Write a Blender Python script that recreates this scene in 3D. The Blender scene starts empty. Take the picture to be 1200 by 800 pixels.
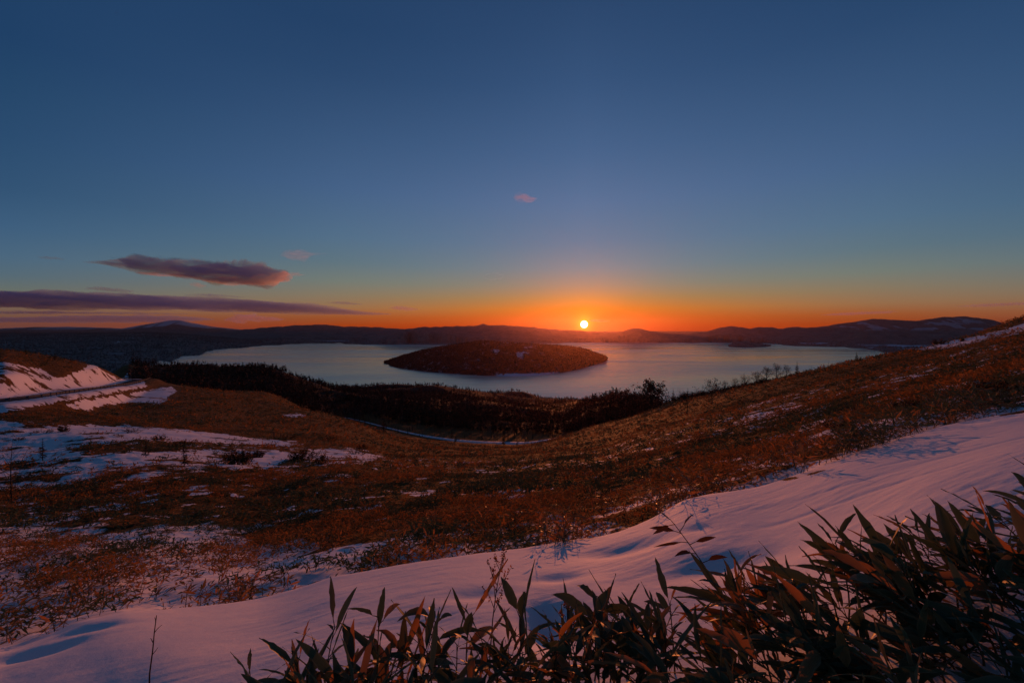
import bpy, math, random
import numpy as np

# ------------------------------------------------------------------ camera, sky, sun, exposure
F, PXC, PYH = 533.0, 600.0, 387.0          # focal length in photo pixels, centre column, horizon row
S = bpy.context.scene
C = S.collection
cam_data = bpy.data.cameras.new('camera')
cam_data.sensor_width = 36.0
cam_data.lens = 36.0 * F / 1200.0
cam_data.shift_y = (PYH - 400.0) / 1200.0
cam_data.clip_start = 0.05
cam_data.clip_end = 250000.0
cam = bpy.data.objects.new('camera', cam_data)
C.objects.link(cam)
cam.location = (0, 0, 0)
cam.rotation_euler = (math.radians(90), 0, 0)
S.camera = cam

SUN_PX, SUN_PY = 684.5, 380.0
sun_dir = np.array([(SUN_PX - PXC) / F, 1.0, (PYH - SUN_PY) / F])
sun_dir /= np.linalg.norm(sun_dir)
SUN_AZ = math.atan2(sun_dir[0], sun_dir[1])      # from +Y towards +X
SUN_EL = math.asin(sun_dir[2])

S.view_settings.view_transform = 'Standard'
S.view_settings.look = 'None'
S.view_settings.exposure = 0.0
S.view_settings.gamma = 1.0
S.view_settings.use_curve_mapping = False
S.render.engine = 'CYCLES'
S.cycles.use_denoising = True
S.cycles.max_bounces = 6
S.cycles.diffuse_bounces = 2
S.cycles.glossy_bounces = 2
S.cycles.transmission_bounces = 3
S.cycles.volume_bounces = 3
S.cycles.transparent_max_bounces = 8
S.cycles.sample_clamp_indirect = 4.0
S.cycles.caustics_reflective = False
S.cycles.caustics_refractive = False


def lin(r, g, b):
    def f(c):
        c /= 255.0
        return c / 12.92 if c <= 0.04045 else ((c + 0.055) / 1.055) ** 2.4
    return (f(r), f(g), f(b), 1.0)


class NT:
    """a tiny helper to write node trees"""
    def __init__(self, tree):
        self.t = tree
        self.n = tree.nodes
        self.l = tree.links

    def new(self, kind, **kw):
        nd = self.n.new(kind)
        for k, v in kw.items():
            setattr(nd, k, v)
        return nd

    def put(self, sock, v):
        if isinstance(v, bpy.types.NodeSocket):
            self.l.new(v, sock)
        elif v is not None:
            sock.default_value = v

    def math(self, op, a, b=None, c=None, clamp=False):
        nd = self.new('ShaderNodeMath', operation=op, use_clamp=clamp)
        self.put(nd.inputs[0], a)
        self.put(nd.inputs[1], b)
        self.put(nd.inputs[2], c)
        return nd.outputs[0]

    def vmath(self, op, a, b=None):
        nd = self.new('ShaderNodeVectorMath', operation=op)
        self.put(nd.inputs[0], a)
        self.put(nd.inputs[1], b)
        return nd.outputs['Value'] if op in ('DOT_PRODUCT', 'LENGTH') else nd.outputs[0]

    def mix(self, fac, a, b, blend='MIX'):
        nd = self.new('ShaderNodeMix', data_type='RGBA', blend_type=blend)
        self.put(nd.inputs[0], fac)
        self.put(nd.inputs[6], a)
        self.put(nd.inputs[7], b)
        return nd.outputs[2]

    def ramp(self, fac, stops, interp='EASE'):
        nd = self.new('ShaderNodeValToRGB')
        cr = nd.color_ramp
        cr.interpolation = interp
        while len(cr.elements) < len(stops):
            cr.elements.new(0.5)
        for e, (p, col) in zip(cr.elements, stops):
            e.position = p
            e.color = col if len(col) == 4 else (*col, 1)
        self.put(nd.inputs[0], fac)
        return nd.outputs[0]

    def noise(self, vec, scale, detail=4.0, rough=0.55, dist=0.0):
        nd = self.new('ShaderNodeTexNoise')
        self.put(nd.inputs['Vector'], vec)
        nd.inputs['Scale'].default_value = scale
        nd.inputs['Detail'].default_value = detail
        nd.inputs['Roughness'].default_value = rough
        nd.inputs['Distortion'].default_value = dist
        return nd.outputs['Fac']

    def rng(self, v, a, b, c=0.0, d=1.0):
        nd = self.new('ShaderNodeMapRange')
        nd.clamp = True
        self.put(nd.inputs[0], v)
        for i, x in enumerate((a, b, c, d)):
            self.put(nd.inputs[i + 1], x)
        return nd.outputs[0]


world = bpy.data.worlds.new('World')
S.world = world
world.use_nodes = True
w = NT(world.node_tree)
w.n.clear()
tc = w.new('ShaderNodeTexCoord')
D = w.vmath('NORMALIZE', tc.outputs['Generated'])
sep = w.new('ShaderNodeSeparateXYZ')
w.put(sep.inputs[0], D)
zpos = w.math('MAXIMUM', sep.outputs[2], 0.0)
pel = w.math('SQRT', zpos)                                   # 0 at the horizon, 1 overhead
hd = w.vmath('NORMALIZE', w.vmath('MULTIPLY', D, (1, 1, 0)))
caz = w.vmath('DOT_PRODUCT', hd, (math.sin(SUN_AZ), math.cos(SUN_AZ), 0.0))
daz = w.math('ARCCOSINE', w.math('MINIMUM', w.math('MAXIMUM', caz, -1.0), 1.0))
daz = w.math('DIVIDE', daz, math.radians(60.0))


def zp(py, caz_=1.0):
    return math.sqrt(math.sin(math.atan((PYH - py) / F * caz_)))


RA = [(0.0, lin(178, 38, 0)), (zp(382), lin(208, 66, 0)), (zp(372), lin(220, 100, 0)), (zp(362), lin(212, 124, 8)),
      (zp(350), lin(174, 134, 72)), (zp(335), lin(142, 136, 116)), (zp(315), lin(118, 134, 142)), (zp(285), lin(100, 124, 150)),
      (zp(240), lin(88, 115, 152)), (zp(180), lin(70, 100, 140)), (zp(100), lin(54, 84, 124)), (zp(0), lin(42, 70, 108)), (1.0, lin(33, 56, 92))]
k2 = 0.87
RB = [(0.0, lin(158, 54, 14)), (zp(380, k2), lin(174, 70, 20)), (zp(370, k2), lin(168, 92, 46)), (zp(358, k2), lin(156, 116, 80)),
      (zp(343, k2), lin(138, 124, 100)), (zp(325, k2), lin(116, 126, 118)), (zp(300, k2), lin(94, 118, 130)), (zp(270, k2), lin(82, 112, 138)),
      (zp(207, k2), lin(68, 98, 136)), (zp(140, k2), lin(56, 86, 124)), (zp(60, k2), lin(42, 72, 110)), (zp(0, k2), lin(36, 66, 104)), (1.0, lin(33, 56, 92))]
k3 = 0.60
RC = [(0.0, lin(116, 72, 74)), (zp(378, k3), lin(136, 82, 68)), (zp(366, k3), lin(132, 96, 78)), (zp(352, k3), lin(124, 108, 92)),
      (zp(336, k3), lin(108, 116, 108)), (zp(315, k3), lin(88, 110, 122)), (zp(290, k3), lin(76, 106, 130)), (zp(250, k3), lin(62, 96, 128)),
      (zp(200, k3), lin(50, 84, 118)), (zp(130, k3), lin(42, 76, 112)), (zp(60, k3), lin(36, 70, 106)), (zp(0, k3), lin(31, 64, 102)), (1.0, lin(33, 56, 92))]
ca = w.ramp(pel, RA, 'LINEAR')
cb = w.ramp(pel, RB, 'LINEAR')
cc = w.ramp(pel, RC, 'LINEAR')
fab = w.rng(daz, 0.0, 0.5)
fbc = w.rng(daz, 0.5, 0.95)
sky = w.mix(fbc, w.mix(fab, ca, cb), cc)
nish = w.new('ShaderNodeTexSky', sky_type='NISHITA', sun_disc=False, sun_elevation=SUN_EL, sun_rotation=SUN_AZ,
             air_density=1.0, dust_density=1.0, ozone_density=2.0)
sky = w.mix(1.0, sky, w.mix(1.0, nish.outputs[0], (0.0015, 0.0015, 0.0015, 1), 'MULTIPLY'), 'ADD')
back = w.rng(caz, 0.35, -0.5)                                # unseen sky behind the camera, dimmed to lower the ambient light
over = w.rng(sep.outputs[2], 0.60, 0.85)  # unseen sky overhead, dimmed so less light falls on the snow
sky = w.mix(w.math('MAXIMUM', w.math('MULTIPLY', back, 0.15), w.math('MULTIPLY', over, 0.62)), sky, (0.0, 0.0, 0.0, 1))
# the sun itself and the glow round it
cs = w.vmath('DOT_PRODUCT', D, tuple(float(v) for v in sun_dir))
ang = w.math('ARCCOSINE', w.math('MINIMUM', cs, 1.0))
angd = w.math('MULTIPLY', ang, 180.0 / math.pi)
disc = w.rng(angd, 0.48, 0.36)
glow = w.math('EXPONENT', w.math('MULTIPLY', angd, -1.9))
glow2 = w.math('EXPONENT', w.math('MULTIPLY', angd, -0.6))
sky = w.mix(1.0, sky, w.mix(glow, (0, 0, 0, 1), (1.5, 0.85, 0.02, 1)), 'ADD')
sky = w.mix(1.0, sky, w.mix(glow2, (0, 0, 0, 1), (0.22, 0.08, 0.0, 1)), 'ADD')
sky = w.mix(1.0, sky, w.mix(disc, (0, 0, 0, 1), (10.0, 8.0, 4.0, 1)), 'ADD')
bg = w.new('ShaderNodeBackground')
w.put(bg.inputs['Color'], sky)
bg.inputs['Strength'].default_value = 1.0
wo = w.new('ShaderNodeOutputWorld')
w.l.new(bg.outputs[0], wo.inputs['Surface'])
world.cycles.sampling_method = 'MANUAL'
world.cycles.sample_map_resolution = 1024

sun_data = bpy.data.lights.new('sun', 'SUN')
sun_data.energy = 2.9
sun_data.angle = math.radians(0.5)
sun_data.color = (1.0, 0.25, 0.07)
sun = bpy.data.objects.new('sun', sun_data)
C.objects.link(sun)
sun.rotation_euler = (math.pi / 2 - SUN_EL, 0, math.pi - SUN_AZ)

# ------------------------------------------------------------------ helpers
rng = np.random.default_rng(7)
random.seed(7)


def tag(o, label=None, cat=None, group=None, kind=None):
    for k, v in (('label', label), ('category', cat), ('group', group), ('kind', kind)):
        if v is not None:
            o[k] = v
    return o


def mesh_obj(name, verts, faces, mat, parent=None, attrs=None, smooth=True, link=True):
    """faces: int array (n, 3) or (n, 4), or a list of such arrays; attrs: {name: float per vertex}"""
    me = bpy.data.meshes.new(name)
    verts = np.asarray(verts, dtype=np.float32)
    fl = faces if isinstance(faces, list) else [faces]
    fl = [np.asarray(f, dtype=np.int32) for f in fl if len(f)]
    loops = np.concatenate([f.ravel() for f in fl])
    sizes = np.concatenate([np.full(len(f), f.shape[1], dtype=np.int32) for f in fl])
    starts = np.concatenate([[0], np.cumsum(sizes)[:-1]]).astype(np.int32)
    me.vertices.add(len(verts))
    me.vertices.foreach_set('co', verts.ravel())
    me.loops.add(len(loops))
    me.loops.foreach_set('vertex_index', loops)
    me.polygons.add(len(sizes))
    me.polygons.foreach_set('loop_start', starts)
    me.polygons.foreach_set('loop_total', sizes)
    me.polygons.foreach_set('use_smooth', np.full(len(sizes), smooth))
    for k, v in (attrs or {}).items():
        a = me.attributes.new(k, 'FLOAT', 'POINT')
        a.data.foreach_set('value', np.asarray(v, dtype=np.float32))
    me.update(calc_edges=True)
    if mat:
        me.materials.append(mat)
    o = bpy.data.objects.new(name, me)
    if link:
        C.objects.link(o)
    if parent:
        o.parent = parent
    return o


def empty(name, loc, rz=0.0):
    o = bpy.data.objects.new(name, None)
    C.objects.link(o)
    o.location = loc
    o.rotation_euler = (0, 0, rz)
    o.empty_display_size = 0.2
    return o


def grid_faces(nr, nc):
    r, c = np.meshgrid(np.arange(nr - 1), np.arange(nc - 1), indexing='ij')
    a = (r * nc + c).ravel()
    return np.stack([a, a + 1, a + nc + 1, a + nc], 1)


def _hash(ix, iy, s):
    n = (ix.astype(np.int64) * 374761393 + iy.astype(np.int64) * 668265263 + s * 1442695041).astype(np.uint64) & np.uint64(0xffffffff)
    n = ((n ^ (n >> np.uint64(13))) * np.uint64(1274126177)) & np.uint64(0xffffffff)
    n = n ^ (n >> np.uint64(16))
    return (n & np.uint64(0xffff)).astype(np.float64) / 65535.0


def vnoise(x, y, s=0):
    x = np.asarray(x, dtype=np.float64)
    y = np.asarray(y, dtype=np.float64)
    ix, iy = np.floor(x), np.floor(y)
    fx, fy = x - ix, y - iy
    fx = fx * fx * fx * (fx * (fx * 6 - 15) + 10)
    fy = fy * fy * fy * (fy * (fy * 6 - 15) + 10)
    a, b = _hash(ix, iy, s), _hash(ix + 1, iy, s)
    c, d = _hash(ix, iy + 1, s), _hash(ix + 1, iy + 1, s)
    return (a * (1 - fx) + b * fx) * (1 - fy) + (c * (1 - fx) + d * fx) * fy - 0.5


def fbm(x, y, octv=4, s=0, gain=0.5):
    t, a = 0.0, 1.0
    ca_, sa_ = math.cos(0.6), math.sin(0.6)
    for i in range(octv):
        t = t + a * vnoise(x, y, s + i * 17)
        x, y = 2.03 * (x * ca_ - y * sa_) + 3.1, 2.03 * (x * sa_ + y * ca_) + 7.7
        a *= gain
    return t


def smooth(a, b, v):
    t = np.clip((v - a) / (b - a), 0, 1)
    return t * t * (3 - 2 * t)


def pchip(xk, yk, x):
    """monotone cubic through (xk, yk[K, ...]) at x (1-D); extrapolates flat"""
    xk = np.asarray(xk, float)
    yk = np.asarray(yk, float)
    x = np.clip(np.asarray(x, float), xk[0], xk[-1])
    sh = (-1,) + (1,) * (yk.ndim - 1)
    h = np.diff(xk).reshape(sh)
    d = np.diff(yk, axis=0) / h
    m = np.zeros_like(yk)
    if len(xk) > 2:
        w1 = 2 * h[1:] + h[:-1]
        w2 = h[1:] + 2 * h[:-1]
        ok = d[:-1] * d[1:] > 0
        with np.errstate(divide='ignore', invalid='ignore'):
            hm = (w1 + w2) / (w1 / np.where(d[:-1] == 0, 1, d[:-1]) + w2 / np.where(d[1:] == 0, 1, d[1:]))
        m[1:-1] = np.where(ok, hm, 0)
    m[0], m[-1] = d[0], d[-1]
    i = np.clip(np.searchsorted(xk, x, side='right') - 1, 0, len(xk) - 2)
    hh = (xk[i + 1] - xk[i]).reshape(sh)
    t = ((x - xk[i]) / (xk[i + 1] - xk[i])).reshape(sh)
    t2, t3 = t * t, t * t * t
    return (2 * t3 - 3 * t2 + 1) * yk[i] + (t3 - 2 * t2 + t) * hh * m[i] + (-2 * t3 + 3 * t2) * yk[i + 1] + (t3 - t2) * hh * m[i + 1]


def in_poly(px, py, poly):
    inside = np.zeros(np.shape(px), bool)
    n = len(poly)
    for i in range(n):
        x1, y1 = poly[i]
        x2, y2 = poly[(i + 1) % n]
        if y1 == y2:
            continue
        c = (y1 > py) != (y2 > py)
        inside ^= c & (px < (x2 - x1) * (py - y1) / (y2 - y1) + x1)
    return inside


def material(name):
    m = bpy.data.materials.new(name)
    m.use_nodes = True
    t = NT(m.node_tree)
    t.n.clear()
    out = t.new('ShaderNodeOutputMaterial')
    return m, t, out


def principled(t, col, rough=0.8, spec=0.2, normal=None):
    p = t.new('ShaderNodeBsdfPrincipled')
    t.put(p.inputs['Base Color'], col)
    t.put(p.inputs['Roughness'], rough)
    t.put(p.inputs['Specular IOR Level'], spec)
    if normal is not None:
        t.put(p.inputs['Normal'], normal)
    return p


def bump(t, height, strength=0.3, dist=0.1):
    b = t.new('ShaderNodeBump')
    b.inputs['Strength'].default_value = strength
    b.inputs['Distance'].default_value = dist
    t.put(b.inputs['Height'], height)
    return b.outputs[0]


# ------------------------------------------------------------------ near terrain, from the pass down to the lake
# every column is a line of sight over the ground: (metres away, row in which that ground is seen)
COLS = {
    -500: [(1.2, 1150), (2.6, 850), (3.2, 800), (4.2, 790), (5.5, 745), (9, 672), (16, 618), (34, 565), (62, 515), (90, 470), (120, 440), (165, 400), (230, 410), (900, 470), (2000, 445), (4200, 437)],
    -150: [(1.2, 1120), (2.6, 830), (3.3, 782), (4.2, 778), (5.5, 738), (9, 668), (16, 618), (34, 563), (62, 512), (80, 484), (90, 473), (105, 462), (130, 434), (165, 404), (230, 412), (900, 470), (2000, 445), (4200, 437)],
    0: [(1.2, 1098), (2.7, 805), (3.4, 766), (4.1, 768), (5.2, 733), (8, 680), (16, 618), (35, 560), (62, 512), (78, 488), (88, 474), (95, 467), (106, 459), (125, 438), (170, 410), (240, 420), (900, 470), (2000, 445), (4200, 437)],
    60: [(1.2, 1090), (2.6, 803), (3.6, 747), (4.3, 750), (5.4, 716), (8, 674), (15.5, 618), (34, 560), (62, 513), (80, 492), (105, 474), (125, 460), (136, 454), (158, 436), (185, 418), (250, 432), (900, 470), (2000, 445), (4200, 437)],
    110: [(1.2, 1082), (2.5, 805), (3.8, 726), (4.6, 730), (5.8, 700), (8.5, 664), (15, 618), (32, 560), (60, 514), (84, 495), (120, 475), (150, 456), (165, 449), (182, 438), (200, 429), (270, 442), (900, 462), (2000, 444), (4200, 437)],
    150: [(1.2, 1075), (2.4, 806), (4.0, 716), (4.8, 719), (6, 694), (9, 656), (14.5, 618), (31, 560), (57, 517), (90, 495), (140, 474), (185, 455), (215, 444), (240, 441), (290, 448), (700, 439), (1500, 431), (2600, 450), (4200, 438)],
    200: [(1.2, 1068), (2.3, 805), (4.2, 712), (5.0, 716), (6.2, 690), (9, 654), (14, 618), (30, 560), (52, 526), (80, 504), (120, 487), (170, 464), (220, 450), (290, 462), (420, 455), (800, 438), (1500, 431), (2200, 440), (3000, 458), (4200, 439)],
    300: [(1.2, 1050), (2.2, 803), (4.3, 704), (5.1, 708), (6.2, 686), (8.5, 660), (13, 625), (26, 575), (42, 546), (64, 524), (100, 506), (160, 486), (240, 463), (275, 458), (340, 470), (430, 453), (900, 439), (1200, 436), (1900, 452), (2700, 470), (4200, 439)],
    400: [(1.2, 1040), (2.1, 802), (4.4, 676), (5.2, 681), (6.2, 666), (8, 645), (11.5, 615), (21, 578), (36, 550), (58, 533), (90, 518), (140, 502), (200, 490), (270, 500), (390, 493), (520, 478), (900, 460), (1400, 452), (2000, 462), (2700, 470), (4200, 439)],
    500: [(1.2, 1032), (2.05, 801), (4.5, 656), (5.3, 661), (6.2, 648), (7.5, 634), (10.5, 608), (19, 578), (32, 559), (54, 545), (100, 533), (160, 525), (250, 518), (340, 512), (400, 503), (520, 487), (900, 463), (1500, 452), (2100, 462), (2700, 470), (4200, 439)],
    600: [(1.2, 1031), (2.0, 800), (4.7, 645), (5.5, 650), (6.4, 637), (7.5, 624), (10, 602), (19, 572), (40, 550), (80, 538), (150, 530), (230, 525), (320, 519), (380, 510), (500, 496), (750, 482), (1300, 466), (1700, 459), (2200, 466), (2800, 470), (4200, 439)],
    650: [(1.2, 1026), (2.0, 799), (4.75, 638), (5.55, 643), (6.4, 630), (7.5, 616), (10, 596), (19.5, 567), (41, 545), (82, 532), (150, 521), (230, 514), (320, 516), (400, 508), (500, 498), (780, 483), (1300, 472), (1700, 467), (2200, 468), (2800, 470), (4200, 439)],
    700: [(1.2, 1020), (2.0, 797), (4.8, 631), (5.6, 636), (6.4, 622), (7.5, 608), (10, 589), (20, 562), (42, 541), (85, 526), (150, 512), (225, 500), (280, 499), (340, 499), (430, 484), (580, 470), (800, 472), (1300, 474), (1700, 470), (2200, 470), (2800, 470), (4200, 439)],
    760: [(1.2, 1008), (2.0, 792), (5.0, 610), (5.8, 614), (6.6, 602), (8, 586), (11, 567), (21, 544), (43, 522), (88, 504), (150, 492), (230, 482), (290, 485), (400, 477), (540, 468), (760, 474), (1300, 482), (2000, 474), (2800, 470), (4200, 439)],
    800: [(1.2, 1002), (2.0, 789), (5.2, 589), (6.0, 593), (6.8, 580), (8, 570), (11, 555), (22, 533), (45, 510), (90, 491), (160, 476), (230, 467), (300, 474), (500, 492), (1000, 494), (2000, 476), (2800, 470), (4200, 439)],
    900: [(1.2, 955), (2.0, 752), (3.5, 626), (5.5, 566), (6.3, 569), (7.1, 556), (10, 536), (22, 508), (45, 483), (100, 459), (160, 447), (220, 450), (400, 485), (1000, 510), (2000, 492), (2800, 472), (4200, 440)],
    1000: [(1.2, 905), (2.0, 703), (3.5, 591), (6.0, 531), (6.8, 533), (7.6, 522), (11, 502), (22, 478), (45, 454), (90, 436), (150, 424), (210, 432), (400, 480), (1000, 520), (2000, 495), (2800, 474), (4200, 441)],
    1100: [(1.2, 868), (2.0, 664), (3.0, 574), (4.4, 535), (6.3, 503), (7.2, 504), (8, 494), (12, 474), (22, 453), (48, 430), (100, 412), (132, 406), (160, 407), (210, 415), (400, 470), (1000, 520), (2000, 500), (2800, 476), (4200, 442)],
    1200: [(1.2, 852), (2.0, 644), (3.0, 550), (4.4, 510), (6.5, 481), (7.4, 481), (8.4, 470), (12, 451), (22, 428), (48, 404), (95, 388), (125, 386), (160, 371), (190, 376), (300, 410), (1000, 520), (2000, 510), (2800, 480), (4200, 443)],
    1320: [(1.2, 848), (2.0, 634), (3.0, 535), (4.5, 488), (6.8, 455), (8, 452), (12, 422), (25, 394), (50, 372), (100, 355), (160, 340), (220, 348), (400, 400), (1000, 480), (2800, 480), (4200, 443)],
    1700: [(1.2, 846), (2.0, 626), (3.0, 520), (4.6, 460), (7, 420), (12, 385), (25, 355), (50, 330), (100, 310), (160, 300), (260, 330), (500, 400), (1000, 470), (2800, 480), (4200, 443)],
}
LY0, LY1, NLY = math.log(1.2), math.log(4200.0), 900
_ly = np.linspace(LY0, LY1, NLY)
_pxk = sorted(COLS)
_tab = np.zeros((len(_pxk), NLY))
for _i, _p in enumerate(_pxk):
    _n = COLS[_p]
    _tab[_i] = pchip([math.log(a) for a, b in _n], [(PYH - b) / F * a for a, b in _n], _ly)
NU = 1600
_pxf = np.linspace(_pxk[0], _pxk[-1], NU)
_zf = pchip(_pxk, _tab / np.exp(_ly)[None, :], _pxf) * np.exp(_ly)[None, :]


def base_z(px, Y):
    a = np.clip((np.asarray(px, float) - _pxf[0]) / (_pxf[-1] - _pxf[0]) * (NU - 1), 0, NU - 1.001)
    b = np.clip((np.log(np.maximum(Y, 1.2)) - LY0) / (LY1 - LY0) * (NLY - 1), 0, NLY - 1.001)
    i, j = a.astype(int), b.astype(int)
    fa, fb = a - i, b - j
    return (_zf[i, j] * (1 - fa) + _zf[i + 1, j] * fa) * (1 - fb) + (_zf[i, j + 1] * (1 - fa) + _zf[i + 1, j + 1] * fa) * fb


CREST = [(-500, 3.25), (-150, 3.3), (0, 3.4), (60, 3.6), (110, 3.8), (150, 4.0), (200, 4.2), (300, 4.3), (400, 4.4), (500, 4.5), (600, 4.7), (700, 4.8),
         (760, 5.0), (800, 5.2), (900, 5.5), (1000, 6.0), (1100, 6.3), (1200, 6.5), (1320, 6.8), (1700, 7.0)]


def crest_y(px):
    return np.interp(px, [a for a, b in CREST], [b for a, b in CREST])


# hollows and small drifts of the foreground snow: (px, metres away, half width m, half depth m, height m)
DENTS = [(735, 4.05, 0.38, 0.20, -0.10), (640, 2.62, 0.15, 0.26, -0.24), (655, 3.4, 0.20, 0.10, -0.05), (30, 3.25, 0.35, 0.12, -0.10), (110, 3.55, 0.22, 0.10, -0.07),
         (560, 3.15, 0.22, 0.12, -0.05), (850, 3.1, 0.35, 0.2, -0.10), (700, 3.0, 0.14, 0.5, 0.05), 
         (1120, 4.9, 0.5, 0.06, -0.022), (1010, 4.2, 0.5, 0.06, -0.018), (1080, 3.7, 0.5, 0.05, -0.02), (1180, 5.6, 0.5, 0.25, 0.05), (950, 3.7, 0.4, 0.05, -0.016), (1150, 4.3, 0.6, 0.05, -0.02), (1060, 4.6, 0.4, 0.05, -0.015),
         (820, 4.0, 0.12, 0.12, -0.04), (400, 3.6, 0.3, 0.25, 0.03), (480, 2.7, 0.25, 0.2, -0.06), (300, 3.0, 0.6, 0.3, -0.03)]


def sightline(px, Y):
    return ((px - PXC) / F * Y, Y)


def resample(pts, n):
    pts = np.array(pts, float)
    s = np.concatenate([[0], np.cumsum(np.linalg.norm(np.diff(pts[:, :2], axis=0), axis=1))])
    q = np.linspace(0, s[-1], n)
    return np.stack([pchip(s, pts[:, k], q) for k in range(pts.shape[1])], 1), s[-1]


ROAD = [sightline(-260, 70), sightline(-60, 88), sightline(0, 97), sightline(60, 122), sightline(110, 154), sightline(140, 186), sightline(160, 215), sightline(166, 240), sightline(158, 262), sightline(140, 275), sightline(118, 280)]
VALLEY = [sightline(404, 430), sightline(430, 410), sightline(455, 385), sightline(480, 362), sightline(510, 340), sightline(540, 326), sightline(575, 318), sightline(612, 316), sightline(645, 322), sightline(672, 330), sightline(700, 345), sightline(720, 370)]


def road_line(path, n=160):
    q, L = resample([(*p, 0) for p in path], n)
    z = base_z(PXC + F * q[:, 0] / q[:, 1], q[:, 1])
    ker = np.ones(25) / 25
    z = np.convolve(np.pad(z, 12, mode='edge'), ker, 'valid')
    q[:, 2] = z
    return q


CUTS = [(road_line(ROAD), 5.2, 12.0, (-60, 45), (50, 300)), (road_line(VALLEY), 5.5, 13.0, (-200, 60), (290, 450))]


def cut_roads(X, Y, z):
    shp = z.shape
    X, Y, z = X.ravel(), Y.ravel(), z.ravel().copy()
    for q, r0, r1, (xa, xb), (ya, yb) in CUTS:
        m = np.where((X > q[:, 0].min() - r1) & (X < q[:, 0].max() + r1) & (Y > ya) & (Y < yb))[0]
        for c in range(0, len(m), 20000):
            k = m[c:c + 20000]
            d2 = (X[k, None] - q[None, :, 0]) ** 2 + (Y[k, None] - q[None, :, 1]) ** 2
            j = d2.argmin(1)
            d = np.sqrt(d2[np.arange(len(k)), j])
            wgt = 1 - smooth(r0, r1, d)
            z[k] = z[k] * (1 - wgt) + q[j, 2] * wgt
    return z.reshape(shp)


def ground_z(X, Y):
    X = np.asarray(X, float)
    Y = np.asarray(Y, float)
    Yc = np.maximum(Y, 1.2)
    px = PXC + F * X / Yc
    z = base_z(px, Yc)
    cy = crest_y(px)
    near = 1 - smooth(cy * 0.97, cy * 1.12, Y)
    mid = 1 - near
    # wind-carved snow: long low ridges running across the slope
    sx, sy = X * 0.94 + Y * 0.34, -X * 0.34 + Y * 0.94
    z = z + near * (0.013 * fbm(sx * 0.7, sy * 1.3, 3, 11) + 0.010 * fbm(sx * 1.3, sy * 6.0, 4, 21) * smooth(-0.05, 0.25, vnoise(X * 0.8, Y * 0.8, 5)) * smooth(500, 950, px)
                    + 0.0025 * fbm(X * 9, Y * 9, 3, 31) + 0.0045 * fbm(sx * 3.0, sy * 17.0, 3, 35) * smooth(0.0, 0.2, vnoise(X * 1.1, Y * 1.1, 8)))
    for (dpx, dY, ax, ay, h) in DENTS:
        cx = (dpx - PXC) / F * dY
        z = z + 0.55 * h * np.exp(-((X - cx) / ax) ** 2 - ((Y - dY) / ay) ** 2)
    tall = smooth(6, 16, Y)
    z = z + mid * (0.16 * fbm(X / 1.1, Y / 1.1, 4, 41) * (1 - smooth(15, 90, Y))
                   + tall * 0.28 * fbm(X / 4.5, Y / 4.5, 4, 51) * (1 - 0.5 * smooth(60, 150, Y))
                   + smooth(30, 80, Y) * 1.1 * fbm(X / 22, Y / 22, 4, 61) * (1 - 0.55 * smooth(75, 100, Y) * (1 - smooth(250, 320, px)))
                   + smooth(260, 500, Y) * 9.0 * fbm(X / 140, Y / 140, 4, 71) + smooth(420, 700, Y) * (1 - smooth(1800, 2300, Y)) * 26.0 * fbm(X / 230, Y / 230, 3, 75)
                   - 14 * smooth(2300, 2700, Y) * smooth(190, 215, px))
    return cut_roads(X, Y, z)


# ---- where snow lies (rows and columns as the slope is seen from the pass; the noise is in metres)
SNOW_POLYS = [
    ([(-400, 490), (0, 493), (75, 499), (150, 499), (210, 503), (300, 514), (360, 519), (330, 523), (250, 519), (170, 517), (90, 522), (80, 533), (0, 540), (-400, 545)], 0.95),
    ([(-400, 520), (0, 532), (80, 532), (200, 531), (300, 529), (420, 529), (455, 536), (420, 543), (330, 548), (250, 552), (200, 556), (140, 576), (60, 578), (0, 585), (-400, 590)], 0.60),
    ([(-400, 440), (0, 440), (20, 437), (60, 446), (95, 434), (109, 426), (120, 434), (138, 443), (110, 452), (60, 461), (0, 469), (-400, 496)], 0.92),
    ([(0, 424), (50, 433), (70, 446), (30, 446), (0, 440), (-400, 425)], 0.55),
    ([(-400, 495), (0, 468), (60, 460), (110, 451), (135, 445), (163, 441), (174, 453), (150, 457), (120, 463), (60, 472), (20, 480), (0, 484), (-400, 505)], 0.93),
    ([(75, 474), (120, 466), (165, 459), (200, 452), (207, 458), (196, 466), (190, 473), (150, 472), (120, 475), (105, 481), (85, 478)], 0.93),
    ([(845, 494), (870, 487), (905, 480), (935, 474), (948, 478), (920, 485), (890, 495), (860, 499)], 0.62),
    ([(1060, 411), (1095, 404), (1130, 398), (1165, 389), (1200, 379), (1320, 350), (1320, 366), (1200, 389), (1150, 399), (1110, 408)], 0.95),
    ([(332, 487), (350, 485), (362, 487), (350, 489), (338, 489)], 0.9),
    ([(60, 415), (90, 416), (104, 420), (80, 420), (66, 418)], 0.9),
]
LEFT_EDGE = [(-500, 610), (0, 612), (60, 618), (150, 622), (250, 618), (330, 622), (400, 640), (480, 628), (560, 612), (640, 590), (700, 580), (760, 562), (820, 543), (900, 520), (960, 500), (1040, 478), (1100, 470), (1150, 462), (1700, 380)]


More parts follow.
